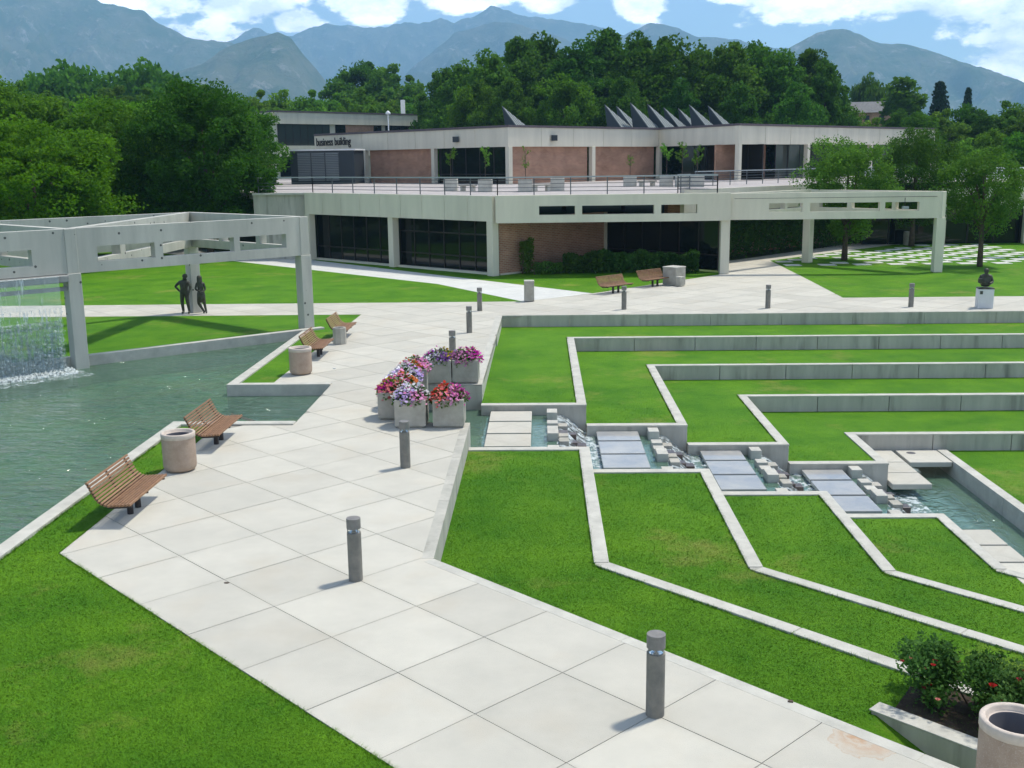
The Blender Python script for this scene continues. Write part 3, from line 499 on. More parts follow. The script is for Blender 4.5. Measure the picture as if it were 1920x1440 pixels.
# channel water, floors, stepping slabs, cascade blocks
for k in range(1, 5):
    xa, xb = (XN[k-1], XN[k]); wz = Z[k]-.27
    if k == 1:
        struct(MB().sheet([(-3.4, 26.8), (-1.55, 26.8), (-1.55, 31.6), (-3.4, 31.6)], wz-.55).build('channel_floor', M['algae'])); struct(MB().box(-1.62, -1.5, CS[1], CN[1], wz-.55, wz-.035).build('channel_sill', M['bluefloor'])); xa = -1.5
        struct(MB().sheet([(-3.4, 26.8), (-1.8, 26.8), (-1.8, CS[1]), (xb-.85, CS[1]), (xb-.85, CN[1]), (-1.8, CN[1]), (-1.8, 31.6), (-3.4, 31.6)], wz).build('channel_water', M['water2']))
    else: struct(MB().sheet([(xa+.02, CS[k]-.28), (xb-.85, CS[k]-.02), (xb-.85, CN[k]+.02), (xa+.02, CN[k]+.5)], wz).build('channel_water', M['water2']))
    struct(MB().box(xa-.02 if k > 1 else xa, xb-.93, CS[k]-.05, CN[k]+.05, wz-.6, wz-.11).build('channel_floor', M['bluefloor']))
    struct(MB().add([(xb-.93, CS[k]-.05, wz-.12), (xb-.93, CN[k]+.05, wz-.12), (xb-.35, CN[k]+.05, Z[k+1]-.42), (xb-.35, CS[k]-.05, Z[k+1]-.42), (xb+.2, CN[k]+.05, Z[k+1]-.45), (xb+.2, CS[k+1 if k < 4 else k]-.3, Z[k+1]-.45)], [(0, 3, 2, 1), (3, 5, 4, 2)]).build('channel_bed', M['wet']))
    # tumbling water over the drop
    nu, nv = 26, 46; mb = MB(); rg = random.Random(40+k); ys = [CS[k]+(CN[k]-CS[k])*v/(nv-1) for v in range(nv)]
    zb = Z[k+1]-.27
    for u in range(nu):
        t = u/(nu-1); X = xb-.9+t*1.55
        for y in ys:
            s = min(1, max(0, (t-.08)/.55)); s = s*s*(3-2*s)
            yy = y+(CS[k+1]-CS[k])*.5*max(0, t-.5) if k < 4 else y
            mb.v.append((X, yy, wz+(zb-wz)*s+.006+rg.gauss(0, .006)*(.3+(t > .1))*(1 if t < .8 else .6)))
    for u in range(nu-1):
        for v in range(nv-1): mb.f.append((u*nv+v, (u+1)*nv+v, (u+1)*nv+v+1, u*nv+v+1))
    tag(mb.build('cascade_foam', M['rapids'], smooth=True), f'white water tumbling down from the {ORD[k]} level of the cascade', 'water', kind='stuff')
    sx = [0, -1.5, 1.55, 4.5, 7.36][k]; wdt = 1.2 if k < 3 else 1.15
    for r_, (ya, yb) in enumerate(((3.44, 4.62), (2.06, 3.31), (.68, 1.93))):
        yb = min(CS[k]+yb, CN[k]-.06)
        o = soft(MB().box(sx, sx+wdt, CS[k]+ya, yb, Z[k]-.235, Z[k]-.12).build('stepping_slab', M['slab'] if k == 1 else M['wetslab']), .015)
        MB().box(sx+.2, sx+wdt-.2, CS[k]+ya+.2, yb-.2, wz-.3, Z[k]-.236).build('slab_pier', M['wall'], o)
        tag(o, f'{"dry pale" if k == 1 else "wet grey"} stepping slab on the {ORD[k]} level of the cascade, {["farthest", "middle", "nearest"][r_]} of three', 'stepping slab', 'stepping slabs of the cascade')
    bx = xb-1.15; nb_ = 0
    names = ['first', 'second', 'third', 'fourth']
    for c, blocks in enumerate([[(4.0, 4.5, -.02), (3.12, 3.5, -.12), (2.55, 2.92, -.14), (1.72, 2.3, -.05), (.5, .85, -.14)], [(3.08, 3.45, -.2), (2.5, 2.85, -.25), (1.98, 2.32, -.2), (1.36, 1.76, -.18), (.48, .85, -.25)], [(2.75, 3.02, -.36), (2.02, 2.3, -.4), (.48, .8, -.4)], [(2.15, 2.5, -.52), (1.5, 1.75, -.58)]]):
        for q, (ya, yb, zt) in enumerate(blocks):
            x0 = bx+[0, .31, .58, .82][c]; x1 = bx+[.3, .57, .81, 1.06][c]
            o = soft(MB().box(x0, x1, CS[k]+ya, min(CS[k]+yb, CN[k]-.02), wz-.75, Z[k]+zt).build('cascade_block', M['cap'] if c == 0 else (M['planter'] if c == 1 and q in (0, 2, 3) else M['wet'])), .015)
            tag(o, f'{"pale dry" if c == 0 else "dark wet"} block of the {ORD[k]} cascade drop, {names[c]} row, {["farthest", "second", "third", "fourth", "fifth"][q]} from far wall', 'block', 'blocks of the cascade drops')
# lower pool
struct(MB().sheet([(9.8, 33.2), (12.4, 33.2), (12.4, 0), (XS[4]+L, YS[4]-L), (XS[4], YS[4]), (XS[4], 25.4), (9.0, 25.4), (9.0, 29.85), (9.8, 29.85)], -2.98).build('lower_pool_water', M['water3']))
struct(MB().box(8.8, 12.6, 0, 33.4, -3.9, -3.5).build('lower_pool_floor', M['bluefloor']))
lw = thing('pool_wall', 'straight concrete wall along the right side of the lower pool', 'wall', (12.5, 25, -2.6), world=True)
for y0 in range(3, 33, 5): soft(MB().box(12.36, 12.66, y0+.1, y0+5.09, -3.8, -2.48).build('panel', M['cap'], lw), .012)
for i, (x0, x1, y0, y1, lb) in enumerate([(9.84, 10.95, 31.76, 33.1, 'farthest of three beside the end wall of the cascade'), (9.84, 10.95, 30.63, 31.72, 'middle of three beside the end wall of the cascade'), (9.84, 10.95, 29.45, 30.59, 'nearest of three beside the end wall of the cascade'), (11.07, 12.34, 31.7, 33.1, 'against the pool wall, with a round drain hole')]):
    o = soft(MB().box(x0, x1, y0, y1, -2.66, -2.5).build('bridge_slab', M['slab']), .02)
    tag(o, 'pale slab bridging the far end of the lower pool, '+lb, 'slab', 'slabs over the lower pool')
    if i == 3: MB().lathe([(.001, -2.494), (.13, -2.494), (.14, -2.499)], 16, (11.45, 32.75)).build('drain_hole', M['liner'], o)
for i, (y0, y1) in enumerate([(23.3, 24.3), (22.24, 23.22), (20.6, 22.16)]):
    o = soft(MB().box(9.78, 10.44, y0, y1, -2.2, -2.03).build('shelf_slab', M['slab']), .015); tag(o, f'pale shelf slab jutting from the near bank over the lower pool, {["farthest", "middle", "nearest"][i]} of three', 'slab', 'shelf slabs of the lower pool')
# grass blades on the nearer lawns
def blades(polys, seed, dens, name):
    rs = np.random.RandomState(seed); V = []; 
    for poly, z in polys:
        P = np.array(poly); x0, y0 = P.min(0); x1, y1 = P.max(0); x0 = max(x0, -14); x1 = min(x1, 18); y0 = max(y0, 6); y1 = min(y1, 34)
        if x1 <= x0 or y1 <= y0: continue
        n = int((x1-x0)*(y1-y0)*dens); xy = rs.rand(n, 2)*[x1-x0, y1-y0]+[x0, y0]; d = np.hypot(xy[:, 0], xy[:, 1])
        keep = rs.rand(n) < np.minimum(1, (11/d)**2)*np.clip((34-d)/14, 0, 1); xy = xy[keep]; d = d[keep]
        ins = np.zeros(len(xy), bool); j = len(P)-1
        for i in range(len(P)):
            xi, yi = P[i]; xj, yj = P[j]
            with np.errstate(divide='ignore', invalid='ignore'): cnd = ((yi > xy[:, 1]) != (yj > xy[:, 1])) & (xy[:, 0] < (xj-xi)*(xy[:, 1]-yi)/(yj-yi)+xi)
            ins ^= cnd; j = i
        ins &= (np.abs(xy[:, 0]+.03*xy[:, 1]) < .52*xy[:, 1]+.5)
        xy = xy[ins]; d = d[ins]; m = len(xy); a = rs.rand(m)*6.283; wd = .0048*np.maximum(1, d/11); h = rs.uniform(.010, .027, m)*np.maximum(1, d/22); ln = rs.normal(0, .02, (m, 2))
        b0 = np.c_[xy[:, 0]-np.cos(a)*wd, xy[:, 1]-np.sin(a)*wd, np.full(m, z)]; b1 = np.c_[xy[:, 0]+np.cos(a)*wd, xy[:, 1]+np.sin(a)*wd, np.full(m, z)]; t = np.c_[xy+ln, z+h]
        V.append(np.stack([b0, b1, t], 1).reshape(-1, 3))
    V = np.concatenate(V).astype(np.float32); n = len(V)//3; me = bpy.data.meshes.new(name)
    me.vertices.add(n*3); me.vertices.foreach_set('co', V.ravel()); me.loops.add(n*3); me.loops.foreach_set('vertex_index', np.arange(n*3, dtype=np.int32)); me.polygons.add(n); me.polygons.foreach_set('loop_start', np.arange(0, n*3, 3, dtype=np.int32)); me.update(calc_edges=True); me.materials.append(M['blade'])
    return link(name, me), n
o, n1 = blades([(LAWNS['near'], -.02)], 1, 3600, 'grass'); tag(o, 'mown green grass left of the paved walk', 'grass', kind='stuff')
o, n2 = blades(GR, 2, 3600, 'grass'); tag(o, 'mown green grass on the stepped terraces', 'grass', kind='stuff')
# taller fringe of uncut grass leaning over kerbs and paving edges
rs = np.random.RandomState(5); V = []
def fringe(A, B, z, side, n, hgt=.07):
    A, B = np.array(A), np.array(B); d = B-A; ln = np.linalg.norm(d); d /= ln; nn = np.array([-d[1], d[0]])*side; m = int(n*ln); t = rs.rand(m)*ln; keep = (np.sin(t*3.1+A[0])+np.sin(t*7.7)+rs.normal(0, .8, m)) > -.5; t = t[keep]; m = len(t)
    b = A+d*t[:, None]+nn*rs.uniform(0, .03, m)[:, None]; dist = np.hypot(b[:, 0], b[:, 1]); a = rs.rand(m)*6.28; wd = .004*np.maximum(1, dist/12); h = rs.uniform(.4, 1, m)*hgt; lean = -nn*rs.uniform(-.01, .06, m)[:, None]+rs.normal(0, .02, (m, 2))
    V.append(np.stack([np.c_[b[:, 0]-np.cos(a)*wd, b[:, 1]-np.sin(a)*wd, np.full(m, z)], np.c_[b[:, 0]+np.cos(a)*wd, b[:, 1]+np.sin(a)*wd, np.full(m, z)], np.c_[b+lean, z+h]], 1).reshape(-1, 3))
for k in range(1, 5):
    xo = XS[k]-W; fringe((xo, CS[k]-.3), (xo, YS[k]-.1), Z[k], -1, 260); fringe((xo, YS[k]-.11), (xo+9, YS[k]-.11-9), Z[k], -1, 260)
    if k < 4: fringe((XN[k]-W, YN[k]+W), (XN[k]-W, CN[k]+.25), Z[k], -1, 140)
fringe((-8.36, 17.47), (-1, 10.11), -.02, -1, 420, .05); fringe((-8.36, 17.47), (-8.31, 26.6), -.02, 1, 260, .05); fringe((-9.24, 12), (-9.24, 26.6), -.02, -1, 220, .07)
V = np.concatenate(V).astype(np.float32); n = len(V)//3; me = bpy.data.meshes.new('grass_fringe'); me.from_pydata(V.tolist(), [], np.arange(n*3).reshape(-1, 3).tolist()); me.materials.append(M['blade']); o = link('grass_fringe', me); tag(o, 'uncut grass tips leaning over the kerbs and paving edges', 'grass', kind='stuff')
print('blades', n1, n2, 'slabs', nsl)
#PART3
# ------------------------------------------------------------------ bollard lights
def bollard(label, x, y, src=None):
    if src is None:
        b = thing('bollard_light', label, 'bollard', (x, y, 0), group='bollard lights along the plaza')
        MB().lathe([(.001, 0), (.112, 0), (.112, .80), (.10, .805), (.001, .805)], 24).build('post', M['bollard'], b, True).data.set_sharp_from_angle(angle=R(35))
        ln = MB().lathe([(.1, .806), (.1, .872)], 24).build('lens', M['lens'], b, True)
        MB().lathe([(.04, .872), (.035, .85), (.085, .807)], 20).build('reflector', M['chrome'], ln, True)
        for a in range(3): MB().tube([(.098*math.cos(a*2.1+.4), .098*math.sin(a*2.1+.4), .80), (.098*math.cos(a*2.1+.4), .098*math.sin(a*2.1+.4), .88)], .008, 6).build('rod', M['metalcap'], b)
        MB().lathe([(.001, .872), (.113, .872), (.113, 1.035), (.108, 1.04), (.001, 1.04)], 24).build('cap', M['metalcap'], b, True).data.set_sharp_from_angle(angle=R(35))
        return b
    c = copy_tree(src); c.location = (x, y, 0); c['label'] = label; c.rotation_euler.z = x*3+y; return c
BL = [(1.33, 11.95, 'round grey bollard light nearest the camera, by the grass at the bottom'), (-3.0, 16.23, 'grey bollard light in the middle of the near walk, second nearest'), (-3.0, 22.72, 'grey bollard light in front of the two nearest flower planters'),
      (-2.98, 35.5, 'grey bollard light half hidden behind the pink flower planter'), (-2.82, 41.65, 'dark grey bollard light beyond the flower planters, before the wall corner'), (-2.76, 47.92, 'grey bollard light against the lawn left of the box bin'),
      (3.68, 47.98, 'grey bollard light standing in front of the left slatted bench on the far plaza'), (10.05, 47.95, 'grey bollard light alone on the open far plaza by the terrace wall'), (16.36, 48.0, 'grey bollard light in front of the right lawn, left of the bust')]
b0 = bollard(BL[0][2], *BL[0][:2])
for x, y, l_ in BL[1:]: bollard(l_, x, y, b0)
# ------------------------------------------------------------------ slatted benches
def bench_profile():
    P = [(.36, .435)]; n = 16
    pts = []
    for i in range(9): pts.append((.345-i*.058, .43-.03*math.sin(i/8*math.pi*.6), math.atan2(0, 1)))
    out = [(.345-i*.066, .425-.022*math.sin(min(1, i/6)*1.4), -.02*i) for i in range(7)]
    x, z, a = out[-1][0], out[-1][1], 0
    for i in range(9):
        a = min(R(64), R(14)+i*R(12)); x -= .066*math.cos(a); z += .066*math.sin(a); out.append((x, z, a))
    return out
PROF = bench_profile()
def bench(label, x, y, rz, ln, src=None):
    if src is None:
        b = thing('slatted_bench', label, 'bench', (x, y, 0), rz, 'slatted wooden benches')
        sm = soft_mesh = MB().bbox(-.021, .021, -1, 1, -.02, .02, .004).mesh('slat', M['wood'])
        for i, (px, pz, a) in enumerate(PROF):
            o = link('slat', sm, b); o.location = (px, 0, pz); o.rotation_euler = (0, a, 0); o.scale.y = ln/2
        for yy in (-.9, -.02, .9):
            MB().tube([(px, yy*ln/2, pz-.035-(0.02 if i < 7 else 0)) if i < 7 else (px-.03, yy*ln/2, pz-.025) for i, (px, pz, a) in enumerate(PROF)], .022, 6).build('bracket', M['iron'], b)
        MB().box(-.02, .10, -.62*ln/2, .62*ln/2, .33, .375).build('rail', M['iron'], b)
        for yy in (-.2, .2): MB().tube([(.04, yy, 0), (.04, yy, .345)], [.06, .055], 12).build('leg', M['iron'], b)
        return b
    c = copy_tree(src); c.location = (x, y, 0); c.rotation_euler.z = rz; c['label'] = label
    return c
bb = bench('brown slatted bench nearest the camera, on the left edge of the walk', -7.95, 19.8, 0, 2.0)
for l_, x, y, rz in [('brown slatted bench beside the upper pool, just beyond the nearer round bin', -7.83, 25.0, 0), ('brown slatted bench on the pool side, just behind the farther pink round bin', -7.76, 36.8, 0), ('brown slatted bench by the grass tip, behind the small octagonal bin', -7.62, 40.8, 0),
                  ('left of two brown slatted benches by the hedge on the far plaza', 3.7, 54.15, R(-45)), ('right of two brown slatted benches by the hedge, next to the square concrete box', 5.95, 56.9, R(-45))]:
    bench(l_, x, y, rz, 2.0, bb)
# ------------------------------------------------------------------ litter bins
def can(label, x, y, src=None):
    if src is None:
        t = thing('litter_bin', label, 'bin', (x, y, 0), group='round pink aggregate litter bins')
        MB().lathe([(.001, .012), (.27, .012), (.31, .03), (.345, .08), (.355, .14), (.355, .74)], 40).build('body', M['aggregate'], t, True)
        MB().lathe([(.355, .741), (.364, .748), (.364, .842), (.352, .856), (.315, .856), (.30, .845), (.295, .80), (.268, .79)], 40).build('rim', M['agglip'], t, True)
        MB().lathe([(.268, .79), (.262, .78), (.25, .35), (.001, .33)], 32).build('liner', M['liner'], t, True)
        return t
    c = copy_tree(src); c.location = (x, y, 0); c['label'] = label; return c
t0 = can('round pinkish concrete litter bin between the two nearest benches', -7.93, 22.6)
can('round pinkish concrete litter bin on the spit by the pool, before the third bench', -7.65, 33.5, t0); can('round pinkish concrete litter bin cut off by the bottom right corner, beside the roses', 4.86, 10.3, t0)
def boxbin(name, label, x, y, rz, wd, h, n, m):
    t = thing(name, label, 'bin', (x, y, 0), rz); r_ = wd/2
    if n == 4: soft(MB().box(-r_, r_, -r_, r_, .02, h-.06).build('body', m, t), .02); soft(MB().box(-r_*1.03, r_*1.03, -r_*1.03, r_*1.03, h-.06, h).build('lid', M['cap'], t), .015)
    else: MB().lathe([(.001, .01), (r_, .01), (r_, h-.03), (r_*.93, h), (r_*.7, h), (r_*.66, h-.12), (.001, h-.13)], n).build('body', m, t); MB().lathe([(.001, h-.12), (r_*.64, h-.118)], n).build('liner', M['liner'], t)
    return t
boxbin('octagonal_bin', 'small octagonal concrete bin between the third and fourth benches', -7.46, 39.25, R(20), .5, .62, 8, M['planter'])
boxbin('box_bin', 'tall plain concrete box bin at the tip of the lawn, middle of the plaza', -.58, 51.15, R(4), .46, 1.0, 4, M['planter'])
boxbin('concrete_box', 'large square concrete planter box at the end of the right bench by the hedge', 7.05, 57.5, R(45), .86, .98, 4, M['planter'])
boxbin('ash_bin', 'small concrete ash bin in front of the large square box', 7.27, 56.72, R(45), .34, .52, 4, M['planter'])
boxbin('shade_bin', 'round bin in deep shade beside the tree at the far end of the paver lawn', 27.6, 82.4, 0, .75, 1.0, 16, M['planter'])
# ------------------------------------------------------------------ flower planters round the spring
def scatter_quads(mb, pts, size, rg, tilt=1.0, n=4):
    for p in pts:
        a = rg.random()*6.283; nx, ny, nz_ = rg.gauss(0, tilt), rg.gauss(0, tilt), 1; nn = Vector((nx, ny, nz_)).normalized(); u = nn.orthogonal().normalized(); v = nn.cross(u); s = size*rg.uniform(.7, 1.25)
        u, v = u*math.cos(a)+v*math.sin(a), v*math.cos(a)-u*math.sin(a); p = Vector(p); k = len(mb.v)
        if n == 4: mb.v += [tuple(p+u*s), tuple(p+v*s*.6), tuple(p-u*s), tuple(p-v*s*.6)]; mb.f.append((k, k+1, k+2, k+3))
        else:
            mb.v += [tuple(p+(u*math.cos(t)+v*math.sin(t))*s) for t in [i*6.283/n for i in range(n)]]; mb.f.append(tuple(range(k, k+n)))
PLB = None
def planter(label, x, y, rz, cols, seed):
    global PLB
    t = thing('flower_planter', label, 'planter', (x, y, 0), rz, 'flower planters round the spring'); rg = random.Random(seed)
    if PLB is None:
        h = .39; mb = MB()
        mb.box(-h, h, -h, -h+.07, .05, .72).box(-h, h, h-.07, h, .05, .72).box(-h, -h+.07, -h+.0705, h-.0705, .05, .7195).box(h-.07, h, -h+.0705, h-.0705, .05, .7195).box(-h+.06, h-.06, -h+.06, h-.06, .0, .1)
        PLB = (mb.mesh('box', M['planter']), MB().box(-h+.071, h-.071, -h+.071, h-.071, .5, .67).mesh('soil', M['soil']))
    soft(link('box', PLB[0], t), .012); link('soil', PLB[1], t)
    pts = []
    for i in range(1050):
        a = rg.random()*6.283; r_ = .48*math.sqrt(rg.random()); q = 1-(r_/.5)**2
        z = .70+(.29+.09*math.sin(2*a+seed))*q*(.45+.6*rg.random())-(.2*rg.random()**2 if r_ > .4 else 0); bump = .05*math.sin(5*a+seed)*r_
        pts.append((r_*math.cos(a)*1.0+bump, r_*math.sin(a)*1.0, z+bump))
    mb = MB(); scatter_quads(mb, pts[:600], .045, rg, 1.1); tag(mb.build('foliage', M['leaf_bed'], t), kind='stuff')
    fl = pts[600:]; cents = [(.3*math.cos(a0+i*2.51), .3*math.sin(a0+i*2.51)) for a0 in [rg.random()*6.28] for i in range(len(cols))]
    sets = {c: [] for c in cols}
    for p in fl:
        c = min(range(len(cols)), key=lambda i: (p[0]-cents[i][0])**2+(p[1]-cents[i][1])**2+rg.gauss(0, .07)); sets[cols[c]].append((p[0]*1.04, p[1]*1.04, p[2]+.035))
    for c, pp in sets.items():
        if pp:
            mb = MB(); scatter_quads(mb, pp, .042, rg, .7, 5); tag(mb.build(c+'_flowers', PETAL[c], t), kind='stuff')
for i, a in enumerate([('concrete planter of white and purple petunias, nearest on the left', -3.31, 26.62, 0, ['white', 'white', 'pink', 'white', 'lilac'], 1), ('concrete planter of red and pink petunias, nearest on the right', -2.35, 26.62, 0, ['red', 'pink', 'pink', 'salmon', 'magenta'], 2),
    ('concrete planter of orange and crimson flowers, leftmost, behind the white one', -3.86, 27.52, 0, ['orange', 'magenta', 'white', 'yellow', 'salmon'], 3), ('concrete planter of lilac and pale pink flowers in the left row, second from the front', -3.84, 28.6, R(3), ['lilac', 'pink', 'white', 'white', 'orange'], 4),
    ('concrete planter of white flowers in the left row, third from the front', -3.82, 29.62, R(-2), ['white', 'white', 'pink', 'white', 'lilac'], 5), ('concrete planter of orange and pink flowers at the far end of the left row', -3.72, 30.7, R(4), ['salmon', 'orange', 'pink', 'white', 'pink'], 6),
    ('concrete planter of blue-violet flowers with a magenta trail, far side of the spring', -3.12, 32.05, R(2), ['purple', 'lilac', 'white', 'yellow', 'magenta'], 7), ('concrete planter of bright pink petunias at the plaza edge, far side of the spring', -2.3, 32.12, 0, ['pink', 'magenta', 'lilac', 'pink', 'salmon'], 8)]): planter(*a)
# ------------------------------------------------------------------ bronze figures
def skin_body(name, verts, edges, rad, m, parent, sub=2):
    me = bpy.data.meshes.new(name); me.from_pydata(verts, edges, []); o = link(name, me, parent); me.materials.append(m)
    sk = o.modifiers.new('skin', 'SKIN'); sk.use_smooth_shade = True
    for i, r_ in enumerate(rad): me.skin_vertices[0].data[i].radius = (r_, r_*.9) if not isinstance(r_, tuple) else r_
    me.skin_vertices[0].data[0].use_root = True
    ss = o.modifiers.new('sub', 'SUBSURF'); ss.levels = ss.render_levels = sub; return o
def figure(label, loc, rz, J, hair, skirt=None, group=None):
    t = thing('bronze_figure', label, 'statue', loc, rz, group)
    names = list(J); V = [J[k][0] for k in names]; Rr = [tuple(q*1.18 for q in J[k][1]) if isinstance(J[k][1], tuple) else J[k][1]*(1.22 if k not in ('jaw', 'crown', 'neck') else 1.05) for k in names]; ix = {k: i for i, k in enumerate(names)}
    E_ = [('pelvis', 'waist'), ('waist', 'chest'), ('chest', 'neck'), ('neck', 'jaw'), ('jaw', 'crown'), ('chest', 'lsh'), ('lsh', 'lel'), ('lel', 'lwr'), ('lwr', 'lha'), ('chest', 'rsh'), ('rsh', 'rel'), ('rel', 'rwr'), ('rwr', 'rha'), ('pelvis', 'lhip'), ('lhip', 'lkn'), ('lkn', 'lan'), ('lan', 'lto'), ('pelvis', 'rhip'), ('rhip', 'rkn'), ('rkn', 'ran'), ('ran', 'rto')]
    skin_body('body', V, [(ix[a], ix[b]) for a, b in E_], Rr, M['bronze'], t)
    hx, hy, hz = J['crown'][0]; MB().lathe([(.001, hair[0]), (.07, hair[0]-.01), (.108, hair[0]-.06), (.118, hair[0]-.12), (hair[1], hair[2])], 14, (hx, hy+hair[3])).build('hair', M['bronze'], t, True)
    for s in (-1, 1): MB().lathe([(.001, hz-.065), (.013, hz-.055), (.001, hz-.045)], 8, (hx+s*.036, hy-.098)).build('eye', M['iron'], t)
    MB().add([(hx-.016, hy-.095, hz-.10), (hx+.016, hy-.095, hz-.10), (hx, hy-.125, hz-.10), (hx, hy-.1, hz-.045)], [(0, 2, 3), (2, 1, 3), (0, 1, 2), (0, 3, 1)]).build('nose', M['bronze'], t)
    if skirt: MB().lathe(skirt[0], 20, skirt[1]).build('skirt', M['bronze'], t, True)
    for side in ('l', 'r'):                   # fingers of both hands
        a, b = Vector(J[side+'wr'][0]), Vector(J[side+'ha'][0]); d = (b-a).normalized(); u = d.orthogonal().normalized(); v = d.cross(u)
        for i in range(4): MB().tube([b+u*(i-1.5)*.019, b+u*(i-1.5)*.021+d*.045+v*.006, b+u*(i-1.5)*.021+d*.07+v*.022], [.010, .009, .007], 6).build('finger', M['bronze'], t, True)
        MB().tube([a.lerp(b, .4)+u*.03, a.lerp(b, .8)+u*.06, b+u*.06+d*.02], [.012, .011, .009], 6).build('thumb', M['bronze'], t, True)
    return t
J1 = dict(pelvis=((0, 0, .97), .135), waist=((.01, 0, 1.12), .13), chest=((.03, .01, 1.36), (.165, .12)), neck=((.07, -.01, 1.52), .06), jaw=((.085, -.035, 1.60), .075), crown=((.09, -.03, 1.73), .09),
          lsh=((-.17, .02, 1.43), .07), lel=((-.42, .06, 1.22), .052), lwr=((-.20, -.02, 1.03), .042), lha=((-.14, -.05, 1.0), .045), rsh=((.22, .02, 1.42), .07), rel=((.33, -.04, 1.2), .052), rwr=((.30, -.16, 1.02), .04), rha=((.29, -.19, .95), .042),
          lhip=((-.10, 0, .90), .105), lkn=((-.11, -.03, .50), .075), lan=((-.09, .01, .09), .052), lto=((-.10, -.15, .045), .045), rhip=((.11, 0, .90), .105), rkn=((.17, -.08, .50), .072), ran=((.19, 0, .09), .05), rto=((.20, -.15, .045), .045))
figure('bronze figure with hand on hip leaning left of the concrete post', (-15.98, 47.75, .01), R(-4), J1, (1.80, .09, 1.62, .03), group='bronze figures at the post')
J2 = dict(pelvis=((0, 0, .94), .12), waist=((-.01, 0, 1.07), .10), chest=((-.02, .01, 1.29), (.135, .105)), neck=((-.03, -.01, 1.44), .05), jaw=((-.03, -.04, 1.52), .068), crown=((-.03, -.03, 1.65), .085),
          lsh=((-.17, .02, 1.35), .055), lel=((-.22, -.06, 1.12), .043), lwr=((-.08, -.18, 1.04), .035), lha=((-.01, -.2, 1.05), .036), rsh=((.14, .02, 1.35), .055), rel=((.20, -.02, 1.10), .043), rwr=((.10, -.17, .98), .035), rha=((.04, -.2, .98), .036),
          lhip=((-.09, 0, .86), .10), lkn=((-.13, -.04, .48), .068), lan=((.08, .03, .09), .045), lto=((.08, -.1, .045), .04), rhip=((.09, 0, .86), .10), rkn=((.12, -.03, .48), .066), ran=((.17, .03, .09), .045), rto=((.20, -.11, .045), .04))
figure('bronze figure in a knee length skirt leaning right of the concrete post', (-15.22, 47.75, .01), R(8), J2, (1.72, .12, 1.42, .035), ([(.125, 1.05), (.165, .95), (.185, .8), (.19, .52), (.17, .52)], (0, -.01)), group='bronze figures at the post')
# bust of a seated reader on a pedestal
t = thing('bust_statue', 'green bronze half figure holding a book on a pale stone pedestal', 'statue', (19.36, 47.5, 0), R(-10))
soft(MB().box(-.32, .32, -.28, .28, 0, .84).build('pedestal', M['marble'], t), .015); MB().box(-.26, -.14, -.288, -.281, .62, .76).build('plaque', M['bronze'], t); soft(MB().box(-.33, .33, -.29, .29, .841, .885).build('base', M['bronze'], t), .01)
V = [(0, .02, .90), (0, .03, 1.08), (0, .03, 1.32), (0, .0, 1.47), (0, -.02, 1.53), (0, -.01, 1.64), (-.2, .03, 1.38), (-.29, -.02, 1.14), (-.18, -.2, 1.1), (-.12, -.24, 1.13), (.2, .03, 1.38), (.28, -.02, 1.14), (.16, -.2, 1.08), (.1, -.24, 1.1)]
skin_body('body', V, [(0, 1), (1, 2), (2, 3), (3, 4), (4, 5), (2, 6), (6, 7), (7, 8), (8, 9), (2, 10), (10, 11), (11, 12), (12, 13)], [(.24, .2), (.22, .17), (.2, .15), .07, .085, .095, .085, .07, .055, .05, .085, .07, .055, .05], M['bronze'], t)
MB().box(-.36, -.2, -.33, -.18, 1.12, 1.3).build('book', M['bronze'], t)
for i in range(4): MB().tube([(-.10+i*.02, -.26, 1.14), (-.13+i*.02, -.3, 1.16), (-.16+i*.02, -.31, 1.13)], [.011, .01, .008], 6).build('finger', M['bronze'], t, True)
MB().lathe([(.001, 1.725), (.07, 1.715), (.1, 1.66), (.105, 1.6), (.08, 1.54)], 14, (0, .015)).build('hair', M['bronze'], t, True)
MB().add([(-.016, -.108, 1.55), (.016, -.108, 1.55), (0, -.14, 1.55), (0, -.112, 1.61)], [(0, 2, 3), (2, 1, 3), (0, 1, 2)]).build('nose', M['bronze'], t)
for s in (-1, 1): MB().lathe([(.001, 1.585), (.013, 1.595), (.001, 1.605)], 8, (s*.036, -.1)).build('eye', M['iron'], t)
